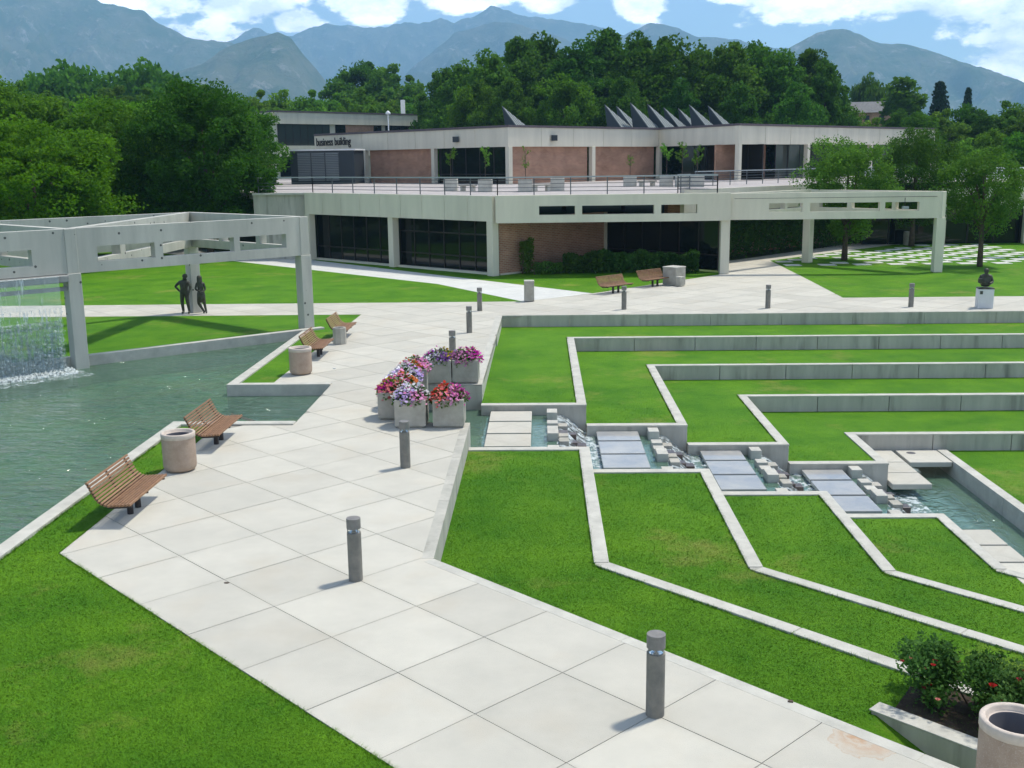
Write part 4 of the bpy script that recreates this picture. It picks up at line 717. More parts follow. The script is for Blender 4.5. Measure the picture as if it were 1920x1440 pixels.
# ------------------------------------------------------------------ rose bed
rw = thing('low_wall', 'low grey concrete wall in front of the rose bed, bottom right', 'wall', (4.4, 12.9, -.6), world=True)
soft(MB().obox((4.3, 12.98), (9.4, 7.88), .26, -1.6, -.46, 0).build('wall_section', M['wall'], rw), .012); soft(MB().obox((4.28, 13.0), (9.4, 7.88), .275, -.461, -.44, 0).build('coping', M['cap'], rw), .008)
struct(MB().sheet([(4.55, 13.0), (9.6, 7.95), (10.3, 8.6), (5.5, 13.5), (4.95, 13.6)], -.485).build('rose_bed', M['soil']))
def bush(name, label, cat, loc, rx, ry, h, n, size, m, seed, flowers=(), z0=.1, group=None, stems=7, lump=9):
    t = thing(name, label, cat, loc, 0, group); rg = random.Random(seed); mb = MB(); pts = []
    cl = [(rg.gauss(0, .42)*rx, rg.gauss(0, .42)*ry, z0+(h-z0)*rg.uniform(.25, .95), rg.uniform(.22, .42)) for _ in range(lump)]
    for i in range(n):
        c = rg.choice(cl); s = c[3]*min(rx, ry, h)*1.15
        pts.append((c[0]+rg.gauss(0, .5)*s, c[1]+rg.gauss(0, .5)*s, max(.03, min(h*1.1, c[2]+rg.gauss(0, .55)*s))))
    scatter_quads(mb, pts, size, rg, 1.0); tag(mb.build('foliage', m, t), kind='stuff')
    for i in range(stems):
        c = cl[i % len(cl)]; MB().tube([(c[0]*.15, c[1]*.15, 0), (c[0]*.6, c[1]*.6, c[2]*.55), (c[0], c[1], c[2])], [.014, .011, .006], 6).build('stem', M['bark'], t)
    for fc, cnt, fs in flowers:
        for i in range(cnt):
            c = rg.choice(cl); p = Vector((c[0]+rg.gauss(0, .35)*c[3], c[1]-.2*ry+rg.gauss(0, .3)*c[3], min(h*1.08, c[2]+c[3]*.55*h*rg.uniform(.4, 1)))); fm = MB()
            for q in range(9):
                a = q*2.4; r_ = fs*(.35+.65*q/9); cx, cy2 = math.cos(a), math.sin(a); tz = .9*fs*(1-q/9)
                fm.add([p+Vector((cx*r_*.3, cy2*r_*.3, -fs*.3)), p+Vector((cx*r_-cy2*r_*.5, cy2*r_+cx*r_*.5, tz*.6)), p+Vector((cx*r_*1.15, cy2*r_*1.15, tz*.4)), p+Vector((cx*r_+cy2*r_*.5, cy2*r_-cx*r_*.5, tz*.6))], [(0, 1, 2, 3)])
            fm.build('rose_flower', PETAL[fc], t)
    return t
bush('rose_bush', 'dark leaved rose bush with small salmon red blooms, left in the bed', 'bush', (5.05, 13.25, -.49), .44, .42, .66, 3600, .032, M['leaf_rose'], 5, (('salmon', 8, .04), ('rose', 6, .04)), .08, 'rose bushes', 8, 14)
bush('rose_bush', 'leafy rose bush without blooms in the middle of the bed', 'bush', (5.55, 12.95, -.49), .45, .45, .7, 2400, .034, M['leaf_shrub'], 6, (('white', 2, .02),), .05, 'rose bushes', 8, 14)
bush('rose_bush', 'rose bush with large crimson blooms above the corner litter bin', 'bush', (5.85, 12.3, -.49), .5, .5, .85, 4200, .032, M['leaf_rose'], 7, (('rose', 10, .06),), .05, 'rose bushes', 9, 15)
bush('rose_bush', 'rose bush with a magenta bloom at the right frame edge', 'bush', (6.4, 12.6, -.49), .5, .5, .9, 2600, .036, M['leaf_rose'], 8, (('magenta', 5, .05),), .05, 'rose bushes', 9, 15)
# small litter on the paving
for i, (x, y, c) in enumerate([(-5.05, 16.1, M['bark']), (3.02, 12.25, M['bark']), (-6.75, 34.3, M['white'])]):
    mb = MB(); rg = random.Random(i); q = [(x+.05*math.cos(a)*rg.uniform(.5, 1), y+.035*math.sin(a)*rg.uniform(.5, 1)) for a in [k*1.05 for k in range(6)]]; mb.prism(q, .002, .012+.008*i)
    tag(mb.build('scrap', c), ['curled brown leaf on the walk between the nearest bench and second bollard', 'curled brown leaf on the paving edge near the bottom right', 'white paper scrap lying on the open plaza left of the planters'][i], 'scrap')
#PART4
# ------------------------------------------------------------------ pergolas
def lerp2(A, B, t): return (A[0]+(B[0]-A[0])*t, A[1]+(B[1]-A[1])*t)
def beam(parent, A, B, th, zb, zt, slots=(), zs=(3.33, 3.86), m='beam', name='beam'):
    mb = MB(); mb.obox(A, B, th, zs[1] if slots else zb, zt)
    if slots:
        mb.obox(A, B, th, zb, zs[0]); e = [0]+[v for s in slots for v in s]+[1]
        for a, b in zip(e[::2], e[1::2]): mb.obox(lerp2(A, B, a), lerp2(A, B, b), th, zs[0], zs[1])
    return mb.build(name, M[m], parent)
def post(parent, c, wd, z0, z1, ang=45, m='beam', name='post'):
    a = R(ang); r_ = wd/math.sqrt(2); return soft(MB().prism([(c[0]+r_*math.cos(a+math.pi/4+k*math.pi/2), c[1]+r_*math.sin(a+math.pi/4+k*math.pi/2)) for k in range(4)], z0, z1).build(name, M[m], parent), .02)
P1, P2, P3 = (-16.0, 36.4), (-9.5, 43.0), (-15.7, 48.3); Q, RR = (-22.2, 41.7), (-22.6, 29.7)
SL = [(.096, .322), (.355, .664), (.69, .91)]
pg = thing('pergola', 'pale concrete beam pergola over the pool and waterfall on the left', 'pergola', (-16, 42, 0), world=True)
for i, (a, b, s) in enumerate([(P1, P2, SL), (P2, P3, SL), (P1, P3, [(.1, .32), (.36, .64), (.68, .9)]), (P3, Q, SL), (Q, P1, SL), (P1, RR, [(.14, .33), (.37, .64), (.68, .9)])]): beam(pg, a, b, .34, 2.98+.002*i, 4.5-.003*i, s)
for p, z0 in ((P1, -.9), (P2, -.9), (P3, 0), (Q, 0), (RR, -.9)): post(pg, p, .47, z0, 2.99); post(pg, p, .40, 2.99, 4.497, name='post_head')
dv = Vector((RR[0]-P1[0], RR[1]-P1[1])).normalized(); nv_ = Vector((-dv.y, dv.x))
along = lambda t, o: (P1[0]+dv.x*t+nv_.x*o, P1[1]+dv.y*t+nv_.y*o)
soft(MB().obox(along(.25, 0), along(9, 0), .62, 2.72, 2.97, .1).build('water_trough', M['pipe'], pg), .04); soft(MB().obox(along(.2, 0), along(9, 0), .12, 2.42, 2.56, .1).build('pipe', M['pipe'], pg), .02)
# waterfall sheet and foam
def sheet_grid(name, m, nu, nv2, f, parent=None):
    mb = MB()
    for i in range(nu):
        for j in range(nv2): mb.v.append(f(i/(nu-1), j/(nv2-1)))
    for i in range(nu-1):
        for j in range(nv2-1): mb.f.append((i*nv2+j, (i+1)*nv2+j, (i+1)*nv2+j+1, i*nv2+j+1))
    return mb.build(name, m, parent, True)
rg = random.Random(9)
wf = thing('waterfall', 'sheet of water falling from the pergola beam into the pool', 'waterfall', (-17, 35, -.3), world=True)
def fall(z1, z0):
    def f(u, v):
        z = z1+(z0-z1)*v; q = (2.95-z)/3.2; o = .41+.10*math.sqrt(max(0, q))+rg.gauss(0, .05)*q*q; t = .62+u*8.6+rg.gauss(0, .03)*q+(.0 if u else rg.gauss(0, .05)*q); p = along(t, o); return (p[0], p[1], z)
    return f
sheet_grid('upper_sheet', M['fall_top'], 60, 16, fall(2.95, 1.9), wf); sheet_grid('broken_water', M['fall'], 160, 60, fall(1.9, -.3), wf)
for q in range(2):
    def f2(u, v):
        p = along(.75+u*8.4, .52+q*.05+rg.gauss(0, .05)); z = 1.5-1.8*v; return (p[0]+rg.gauss(0, .03), p[1]+rg.gauss(0, .03), z)
    sheet_grid('broken_water', M['fall'], 130, 46, f2, wf)
MB().add([(*along(.6, .40), 2.955), (*along(9, .40), 2.955), (*along(9, .46), 2.94), (*along(.6, .46), 2.94)], [(0, 1, 2, 3)]).build('lip', M['foam'], wf)
def f3(u, v):
    a = math.pi*v; r_ = .28+.06*rg.random(); t = .45+u*8.7; p = along(t, .52+math.cos(a)*r_*1.3); return (p[0], p[1], -.31+max(0, math.sin(a))*r_*(.3+.35*rg.random()))
sheet_grid('foam', M['foam'], 260, 12, f3, wf)
def f4(u, v):
    p = along(.2+u*9, .2+v*1.5); return (p[0]+rg.gauss(0, .03), p[1]+rg.gauss(0, .03), -.292+abs(rg.gauss(0, .012))*(1-v))
sheet_grid('spray_water', fall_mat('spray', .5, 5, 5), 100, 24, f4, wf)
# right pergola joined to the front beam of the building
P4, P5, P6 = (10.6, 63.1), (16.9, 69.3), (22.7, 62.7)
pr = thing('pergola', 'concrete beam pergola on three posts over the right lawn', 'pergola', (16.9, 65, 0), world=True)
for i, (a, b, s) in enumerate([((P4[0]+.25, P4[1]), P6, [(.185, .345), (.38, .71), (.735, .895)]), (P4, P5, SL), (P5, P6, SL)]): beam(pr, a, b, .36, 3.08+.002*i, 4.58-.003*i, s, (3.5, 4.0), 'facade')
for p in (P5, P6): post(pr, p, .5, 0, 3.09, m='facade', ang=45 if p is P5 else 0); post(pr, p, .42, 3.09, 4.575, m='facade', name='post_head', ang=45)
def fixture(parent, x, y, z, d=(0, -1)):
    MB().box(x-.16, x+.16, y-.30, y-.04, z-.12, z+.02).build('floodlight', M['louver'], parent); MB().tube([(x, y-.06, z+.02), (x, y-.05, z+.5)], .018, 6).build('conduit', M['iron'], parent)
fixture(pr, 20.6, 62.52, 3.75)
MB().tube([(11, 62.49, 4.3), (22.4, 62.49, 4.3)], .012, 5).build('conduit', M['iron'], pr)
# ------------------------------------------------------------------ the long building: lower storey, terrace, upper storey
bd = thing('campus_building', 'long two storey concrete and brick building with roof terrace', 'building', (0, 80, 0), world=True)
TZ = 4.55
F0, F1, F2 = (-15.95, 75.0), (-9.4, 69.15), (-2.8, 62.95)
def glazing(A, B, z0, z1, n, gm='glass', trans=None, back=.0, mw=.07):
    d = Vector((B[0]-A[0], B[1]-A[1])).normalized(); nn = Vector((-d.y, d.x)); A = (A[0]+nn.x*back, A[1]+nn.y*back); B = (B[0]+nn.x*back, B[1]+nn.y*back)
    for i in range(n):
        p = MB().obox(lerp2(A, B, i/n+.002), lerp2(A, B, (i+1)/n-.002), .03, z0, z1).build('window_pane', M[gm], bd)
    for i in range(n+1): MB().obox(lerp2(A, B, max(0, i/n-mw/2/max(1, math.dist(A, B)))), lerp2(A, B, min(1, i/n+mw/2/max(1, math.dist(A, B)))), .11, z0, z1).build('mullion', M['iron'], bd)
    for z in (trans or []): MB().obox(A, B, .10, z-.04, z+.04).build('transom', M['iron'], bd)
def facade_panels(A, B, z0, z1, n, th=.4, m='facade'):
    for i in range(n): MB().obox(lerp2(A, B, i/n), lerp2(A, B, (i+1)/n-.0015), th, z0, z1).build('fascia_panel', M[m], bd)
facade_panels((-16.1, 75.14), (-2.62, 62.78), 3.15, 4.6, 9, .45)
for c in (F0, F1, F2): post(bd, c, .5, 0, 3.151, m='facade', name='column')
glazing((-15.7, 75.2), (-9.65, 69.75), .12, 3.15, 6, trans=[.95], back=.25); glazing((-9.15, 69.3), (-3.05, 63.65), .12, 3.15, 6, trans=[.95, 2.3], back=.25)
MB().obox((-15.9, 75.2), (-2.9, 63.3), .35, 0, .12, .2).build('sill', M['facade'], bd)
MB().obox((-16.2, 75.6), (-20.0, 76.0), .4, 0, 4.45).build('side_wall', M['wall'], bd); MB().obox((-16.0, 75.5), (-20.0, 75.9), .6, 4.451, 4.58).build('coping', M['cap'], bd)
o = beam(bd, (-2.6, 62.75), (10.84, 62.95), .5, 3.06, 4.62, [(.186, .339), (.369, .675), (.705, .858)], (3.5, 4.0), 'facade', 'slotted_beam')
post(bd, P4, .52, 0, 3.07, 0, 'facade', 'column')
MB().obox((-2.45, 63.35), (4.1, 69.9), .3, 0, 3.3, .15).build('brick_wall', M['brick'], bd); MB().obox((-2.45, 63.35), (4.1, 69.9), .4, 0, .08, .1).build('plinth', M['facade'], bd)
post(bd, (4.15, 69.85), .2, 0, 3.3, 45, 'facade', 'column'); glazing((4.25, 69.8), (10.35, 63.7), .1, 3.3, 6, trans=[1.0], back=.05)
MB().obox((8.2, 70.8), (24, 86.6), .3, 0, 4.2, .15).build('brick_wall', M['brick'], bd)
TERR = [(-30, 95), (-20.0, 76.1), (-15.9, 75.3), (-2.6, 63.0), (10.5, 63.2), (8.4, 65.5), (24, 81), (24.2, 82.6), (60, 82.6), (60, 150), (-45, 150), (-45, 100)]
MB().prism(TERR, 4.15, TZ).build('terrace_floor', M['terrace'], bd)
MB().obox((8.5, 65.4), (24, 80.9), .3, 3.3, 4.75, .1).build('terrace_edge', M['facade'], bd)
glazing((24.4, 83.2), (60, 83.2), 0, 3.1, 18, back=.2); facade_panels((24.2, 82.8), (60, 82.8), 3.1, 4.62, 12, .4)
for x in (30.2, 36.4, 42.6): post(bd, (x, 82.8), .4, 0, 3.11, 0, 'facade', 'column')
for i in range(5): MB().box(24.6, 52, 84.2, 84.3, 4.75+i*.19, 4.87+i*.19).build('parapet_slat', M['white'], bd)
for x in range(25, 52, 3): MB().box(x, x+.1, 84.31, 84.4, 4.55, 5.75).build('parapet_post', M['louver'], bd)
# upper storey, saw-tooth plan
C0, C1, C2, C3, C4 = (-24.6, 120.0), (-2.86, 98.2), (12.1, 113.2), (18.3, 102.6), (45.9, 130.0)
MB().prism([(p[0], p[1]+.75) for p in (C0, C1, C2, C3, C4)]+[(48, 160), (-30, 160)], 8.6, 9.42).build('roof', M['roof'], bd)
def inset(A, B, k):
    d = Vector((B[0]-A[0], B[1]-A[1])).normalized(); nn = Vector((-d.y, d.x)); return (A[0]+nn.x*k, A[1]+nn.y*k), (B[0]+nn.x*k, B[1]+nn.y*k)
for A, B, n in ((C0, C1, 7), (C1, C2, 5), (C2, C3, 3), (C3, C4, 9)):
    facade_panels(*inset(A, B, .2), 7.82, 9.5, n); a, b = inset(A, B, .17); MB().obox(a, b, .5, 9.501, 9.7).build('roof_trim', M['trim'], bd)
for p in (C0, lerp2(C0, C1, .297), lerp2(C0, C1, .66), C1, lerp2(C1, C2, .52), C2, C3, lerp2(C3, C4, .30), lerp2(C3, C4, .62), C4):
    k = (.12, .22); post(bd, (p[0]+.05, p[1]+.3), .46, TZ, 7.825, 45, 'facade', 'column')
def infill(A, B, t0, t1, m, back): a, b = inset(lerp2(A, B, t0), lerp2(A, B, t1), back); MB().obox(a, b, .2, TZ, 7.83).build('brick_panel', M[m], bd)
infill(C0, C1, .0, .287, 'brick', .5); infill(C0, C1, .31, .65, 'brick', .5); a, b = inset(lerp2(C0, C1, .67), lerp2(C0, C1, .985), .5); glazing(a, b, TZ, 7.83, 5, trans=[5.4])
infill(C1, C2, .015, .51, 'brick', .5); infill(C1, C2, .535, .985, 'brick', .5)
a, b = inset(C2, C3, 3.0); glazing(a, b, TZ, 7.83, 6); infill(C3, C4, .0, .21, 'brick', 2.6); a, b = inset(lerp2(C3, C4, .21), lerp2(C3, C4, 1), 1.4); glazing(a, b, TZ, 7.83, 14, 'glass2')
for t, (A, B) in ((.775, (C0, C1)), (.27, (C1, C2))):
    a, _ = inset(lerp2(A, B, t), B, -.18); fl = MB().box(a[0]-.28, a[0]+.28, a[1]-.26, a[1]+.15, 8.35, 8.85).build('floodlight', M['darkmetal'], bd); MB().box(a[0]-.12, a[0]+.26, a[1]-.275, a[1]-.262, 8.4, 8.78).build('lamp_glass', M['white'], fl)
def sign(txt, A, B, t0, width, z, size, name):
    fc = bpy.data.curves.new(name, 'FONT'); fc.body = txt; fc.size = size; fc.extrude = .03; fc.offset = .012; fc.space_character = 1.0; fc.materials.append(M['text'])
    o = bpy.data.objects.new(name, fc); COL.objects.link(o); a, b = inset(A, B, -.035); p = lerp2(a, b, t0); L_ = bd.location; o.parent = bd
    o.location = (p[0]-L_.x, p[1]-L_.y, z-L_.z); o.rotation_euler = (R(90), 0, math.atan2(B[1]-A[1], B[0]-A[0])); bpy.context.view_layer.update(); k = width/max(.1, o.dimensions.x)
    me = bpy.data.meshes.new_from_object(o.evaluated_get(bpy.context.evaluated_depsgraph_get())); me.transform(Matrix.Diagonal((k, 1, 1, 1))); n_ = link(name, me, bd); n_.location = o.location; n_.rotation_euler = o.rotation_euler; bpy.data.objects.remove(o); return n_
sign('business building', C0, C1, .012, 6.4, 8.45, 1.15, 'sign_lettering'); sign('oda s. woodbury', C3, C4, .80, 7.4, 8.1, .95, 'sign_lettering')
# roof monitors with standing seam slopes
du, dw = Vector((h2, -h2)), Vector((h2, h2))
LB = ['single standing seam roof monitor above the corner of the building', 'leftmost of the clustered standing seam roof monitors', 'roof monitor half hidden behind the second of the cluster', 'tall roof monitor second from left in the cluster', 'roof monitor in the middle of the cluster, left', 'roof monitor in the middle of the cluster, right', 'roof monitor half hidden near the right of the cluster', 'roof monitor second from right in the cluster', 'rightmost standing seam roof monitor of the cluster']
for lb, (x, y, s) in zip(LB, [(-2.1, 107.5, .8), (9.3, 125, 1.1), (11.0, 130, 1.12), (12.2, 124.5, 1.15), (14.1, 125, 1.1), (15.9, 126.5, .98), (18.0, 130, 1.0), (18.7, 125, 1.05), (20.9, 126, 1.02)]):
    t = thing('roof_monitor', lb, 'skylight', (x, y, 9.42), R(-45), 'sawtooth roof monitors'); r_, hh, wd = 2.3*s, 2.9*s, 1.0*s
    ap = (-r_/2-.55, -wd, hh); b1, b2 = (r_/2, -wd, 0), (r_/2, wd, 0)
    MB().add([(-r_/2, -wd, 0), b1, ap, (-r_/2, wd, 0), b2], [(0, 1, 2), (0, 2, 3), (3, 2, 4), (0, 3, 4, 1)]).build('body', M['darkmetal'], t)
    up_ = Vector((.05, 0, .05)); sl = MB().add([Vector(p)+up_ for p in (b1, b2, ap)]+[Vector(p) for p in (b1, b2, ap)], [(0, 1, 2), (5, 4, 3), (0, 3, 4, 1), (1, 4, 5, 2), (2, 5, 3, 0)]).build('slope', M['zinc'], t)
    for i in range(6):
        f_ = 1-i/6.5; p0 = Vector((r_/2, -wd+2*wd*i/6.5, 0)); MB().tube([p0+up_, p0+(Vector(ap)-Vector(b1))*f_+up_], .035, 4).build('seam', M['rail'], sl)
# railings on the terrace
def railing(label, pts, z, hgt=1.08, step=2.1):
    t = thing('railing', label, 'railing', (*pts[0], z), world=True)
    for a, b in zip(pts, pts[1:]):
        n = max(1, int(math.dist(a, b)/step))
        for i in range(n+1):
            p = lerp2(a, b, i/n); MB().box(p[0]-.03, p[0]+.03, p[1]-.03, p[1]+.03, z-.1, z+hgt-.04).build('baluster', M['rail'], t)
        for q in (.25, .45, .65, .85): MB().tube([(*a, z+q*hgt), (*b, z+q*hgt)], .018, 5).build('bar', M['rail'], t)
        MB().obox(a, b, .12, z+hgt-.05, z+hgt+.03).build('handrail', M['louver'], t)
    return t
railing('dark metal railing along the front edge of the roof terrace', [(-19.8, 76.5), (-15.8, 75.7), (-2.5, 63.4), (10.2, 63.6), (8.2, 65.8), (9.0, 66.6)], TZ)
railing('dark metal railing farther back on the right of the roof terrace', [(11.4, 81.4), (30, 100)], TZ)
# louvred plant enclosure
t = thing('plant_enclosure', 'dark louvred equipment enclosure on the left of the terrace', 'enclosure', (-21.6, 108.6, TZ), R(-8))
MB().box(-3.3, 3.3, 0, 3.2, 0, 3.25).build('body', M['darkmetal'], t); MB().box(-3.45, 3.45, -.15, 3.3, 3.251, 3.4).build('roof', M['white'], t)
for i in range(3):
    x0 = -2.55+i*1.45; fr = MB().box(x0, x0+1.4, -.06, -.02, .3, 3.1).build('louvre_frame', M['rail'], t); mb = MB()
    for k in range(16): z = .36+k*.168; mb.add([(x0+.05, -.06, z+.12), (x0+1.35, -.06, z+.12), (x0+1.35, -.13, z), (x0+.05, -.13, z)], [(0, 1, 2, 3), (3, 2, 1, 0)])
    tag(mb.build('louvre_slats', M['louver'], fr), kind='stuff')
# planter boxes, low seats and saplings on the terrace
pm_ = MB().bbox(-.47, .47, -.47, .47, 0, .82, .02).mesh('box', M['cap'])
def sapling(label, x, y, h, n, sp, seed, base=TZ+.78):
    t = thing('sapling', label, 'sapling', (x, y, base), 0, 'terrace saplings'); rg = random.Random(seed); MB().tube([(0, 0, -.05), (.02, .01, h*.5), (0, 0, h)], [.025, .02, .008], 6).build('trunk', M['bark'], t); mb = MB()
    for i in range(9):
        a = rg.random()*6.28; z0 = h*rg.uniform(.3, .85); e = Vector((math.cos(a)*sp*rg.uniform(.5, 1), math.sin(a)*sp*rg.uniform(.5, 1), z0+rg.uniform(.2, .45)*h*.6)); MB().tube([(0, 0, z0), tuple(e)], [.012, .005], 4).build('branch', M['bark'], t)
        scatter_quads(mb, [tuple(Vector((0, 0, z0)).lerp(e, rg.uniform(.35, 1.05))+Vector((rg.gauss(0, .05), rg.gauss(0, .05), rg.gauss(0, .05)))) for _ in range(n//9)], .075, rg, 1.2)
    tag(mb.build('leaves', M['leaf_lime'], t), kind='stuff')
TP = [(-6.3, 77.0, 2.1, 240, .5), (-3.7, 73.4, 2.2, 200, .38), (-1.0, 72.2, 2.0, 70, .35), (1.15, 75.0, 0, 0, 0), (6.75, 83.2, 1.6, 60, .28), (9.35, 82.0, 2.3, 330, .52), (10.35, 80.8, 2.2, 300, .52), (11.25, 79.4, 2.2, 300, .55)]
WH = ['far left box, left of the dark windows', 'second box from the left, before the dark windows', 'box before the left brick panel', 'grey box between the seats', 'box before the right brick panel', 'first of three boxes by the dark recess', 'middle of three boxes by the dark recess', 'last of three boxes by the dark recess']
for i, (x, y, h, n, sp) in enumerate(TP):
    b = thing('terrace_planter', 'pale concrete planter on the roof terrace, '+WH[i], 'planter', (x, y, TZ), 0, 'terrace planters'); link('box', pm_, b); MB().box(-.4, .4, -.4, .4, .821, .83).build('soil', M['soil'], b)
    if n: sapling('young leafy sapling in the '+WH[i], x, y, h, n, sp, 30+i)
for i, (x, y) in enumerate([(-5.0, 75.3), (.05, 73.4), (8.0, 82.7)]):
    b = thing('garden_bench', ['low concrete seat between the two left terrace planters', 'low concrete seat beside the grey terrace planter', 'low concrete seat left of the three terrace planters'][i], 'bench', (x, y, TZ), R(-45 if i == 0 else 30), 'low terrace seats'); MB().box(-.75, .75, -.2, .2, .36, .45).build('top', M['planter'], b)
    for s in (-.5, .5): MB().box(s-.12, s+.12, -.16, .16, 0, .36).build('leg', M['cap'], b)
# covered walk at the right edge
cw = thing('covered_walk', 'concrete slotted beam of a covered walk at the right edge, behind the tree', 'walkway', (36, 72, 0), world=True)
beam(cw, (29.0, 72.2), (50, 72.2), .4, 3.1, 4.6, [(.06, .12), (.16, .3), (.34, .42)], (3.5, 4.0), 'facade')
for x in (32.6, 41, 49): post(cw, (x, 72.2), .45, 0, 3.11, 0, 'facade')
# ------------------------------------------------------------------ rear building on the left
rb = thing('rear_building', 'pale concrete building with window strips rising behind the trees on the left', 'building', (-41, 172, 0), world=True); bd0 = bd; bd = rb
K0, K1, K2 = (-41.4, 172.0), (-21.5, 192.0), (-62, 192.6)
MB().prism([K2, K0, K1, (-42, 212)], 0, 14.3).build('wall', M['facade'], rb)
for A, B in ((K2, K0), (K0, K1)):
    a, b = inset(A, B, -.25); MB().obox(a, b, .3, 12.75, 14.5).build('fascia', M['facade'], rb); MB().obox(a, b, .5, 14.501, 14.75).build('roof_trim', M['trim'], rb); MB().obox(a, b, .3, 7.7, 9.4).build('fascia', M['facade'], rb)
a, b = inset(lerp2(K0, K1, .015), lerp2(K0, K1, .36), -.1); glazing(a, b, 9.42, 12.74, 7, 'glass2', [10.4])
a, b = inset(lerp2(K0, K1, .40), lerp2(K0, K1, .47), -.1); glazing(a, b, 9.42, 12.74, 1); a, b = inset(lerp2(K0, K1, .47), lerp2(K0, K1, .67), -.12); MB().obox(a, b, .1, 9.42, 12.74).build('brick_panel', M['brick'], rb)
a, b = inset(lerp2(K0, K1, .67), lerp2(K0, K1, .73), -.1); glazing(a, b, 9.42, 12.74, 1); a, b = inset(lerp2(K0, K1, .76), lerp2(K0, K1, .985), -.1); glazing(a, b, 9.42, 12.74, 4)
a, b = inset(lerp2(K0, K1, .02), lerp2(K0, K1, .5), -.1); glazing(a, b, 4.6, 7.68, 6); a, b = inset(lerp2(K2, K0, .05), lerp2(K2, K0, .96), -.12); MB().obox(a, b, .1, 9.42, 10.6).build('brick_panel', M['brick'], rb); MB().obox(a, b, .1, 0, 7.69).build('brick_panel', M['brick'], rb)
sg = sign('ng', K2, K0, .885, 2.2, 11.9, 2.0, 'sign_lettering')
MB().box(-24.6, -23.9, 196, 196.7, 14.3, 17.4).build('vent_stack', M['white'], rb)
bd = bd0
lp = thing('lamp_post', 'slim white lamp post with globe before the rear building', 'lamp post', (-19.2, 140, 0)); MB().tube([(0, 0, 0), (0, 0, 12.5)], [.1, .07], 8).build('pole', M['white'], lp); MB().lathe([(.001, 12.5), (.32, 12.55), (.3, 12.75), (.12, 12.95), (.001, 13.0)], 14).build('lamp_head', M['white'], lp, True)
# ------------------------------------------------------------------ trees
def fol(pts, size, rs, tilt=.9):
    P = np.asarray(pts, np.float32); n = len(P); nn = rs.normal(0, 1, (n, 3)); nn[:, 2] = np.abs(nn[:, 2])*tilt+.15; nn /= np.linalg.norm(nn, axis=1)[:, None]
    r_ = rs.normal(0, 1, (n, 3)); u = np.cross(nn, r_); u /= np.linalg.norm(u, axis=1)[:, None]; v = np.cross(nn, u); s = (size*rs.uniform(.65, 1.3, n))[:, None]
    V = np.stack([P+u*s, P+v*s*.62, P-u*s, P-v*s*.62], 1).reshape(-1, 3).astype(np.float32); return V
def quad_mesh(name, V, m):
    n = len(V)//4; me = bpy.data.meshes.new(name); me.vertices.add(n*4); me.vertices.foreach_set('co', V.ravel()); me.loops.add(n*4); me.loops.foreach_set('vertex_index', np.arange(n*4, dtype=np.int32)); me.polygons.add(n); me.polygons.foreach_set('loop_start', np.arange(0, n*4, 4, dtype=np.int32)); me.update(calc_edges=True); me.materials.append(m); return me
def tree_meshes(seed, H, Rw, z0, nclump, nleaf, size, m, shape='round', crad=.2, flat=.7):
    rs = np.random.RandomState(seed); rg = random.Random(seed); C = []
    while len(C) < nclump:
        v = rs.normal(0, 1, 3); v /= np.linalg.norm(v); r_ = rs.uniform(.35, 1)**.55
        t = .5+.5*v[2]*r_
        if shape == 'round': k = 1
        elif shape == 'tall': k = .62+.5*math.sin(math.pi*min(1, t*1.05+.05))
        elif shape == 'cone': k = max(.08, 1.25*(1-t))
        elif shape == 'poplar': k = .75
        lob = 1+.22*math.sin(3*math.atan2(v[1], v[0])+seed)+.15*math.sin(7*v[2]*3+seed)
        C.append((v[0]*r_*Rw*k*lob, v[1]*r_*Rw*k*lob, z0+(H-z0)*t))
    C = np.array(C); rad = crad*Rw*rs.uniform(.55, 1.5, nclump); pts = []
    for c, r_ in zip(C, rad):
        v = rs.normal(0, 1, (nleaf, 3)); v /= np.linalg.norm(v, axis=1)[:, None]; q = v*(r_*(rs.uniform(.2, 1, nleaf)**.5+np.abs(rs.normal(0, .13, nleaf))))[:, None]; q[:, 2] *= flat; pts.append(c+q)
    crown = quad_mesh('crown', fol(np.concatenate(pts), size, rs), m)
    mb = MB(); tr = H*.016+.05; mb.tube([(0, 0, -.1), (.02*H*.1, 0, z0*.6), (.05, .03, z0+(H-z0)*.35), (0, .05, z0+(H-z0)*.75)], [tr*1.25, tr, tr*.65, tr*.2], 9)
    trunk = mb.mesh('trunk', M['bark'], True); limbs = []
    idx = rs.choice(nclump, min(11, nclump), replace=False); lm = MB()
    for i in idx:
        c = C[i]; zz = z0*.75+(c[2]-z0)*.35; lm.tube([(0, 0, zz), (c[0]*.45, c[1]*.45, zz+(c[2]-zz)*.55), tuple(c)], [tr*.5, tr*.3, tr*.08], 6)
    return crown, trunk, lm.mesh('limbs', M['bark'], True), H
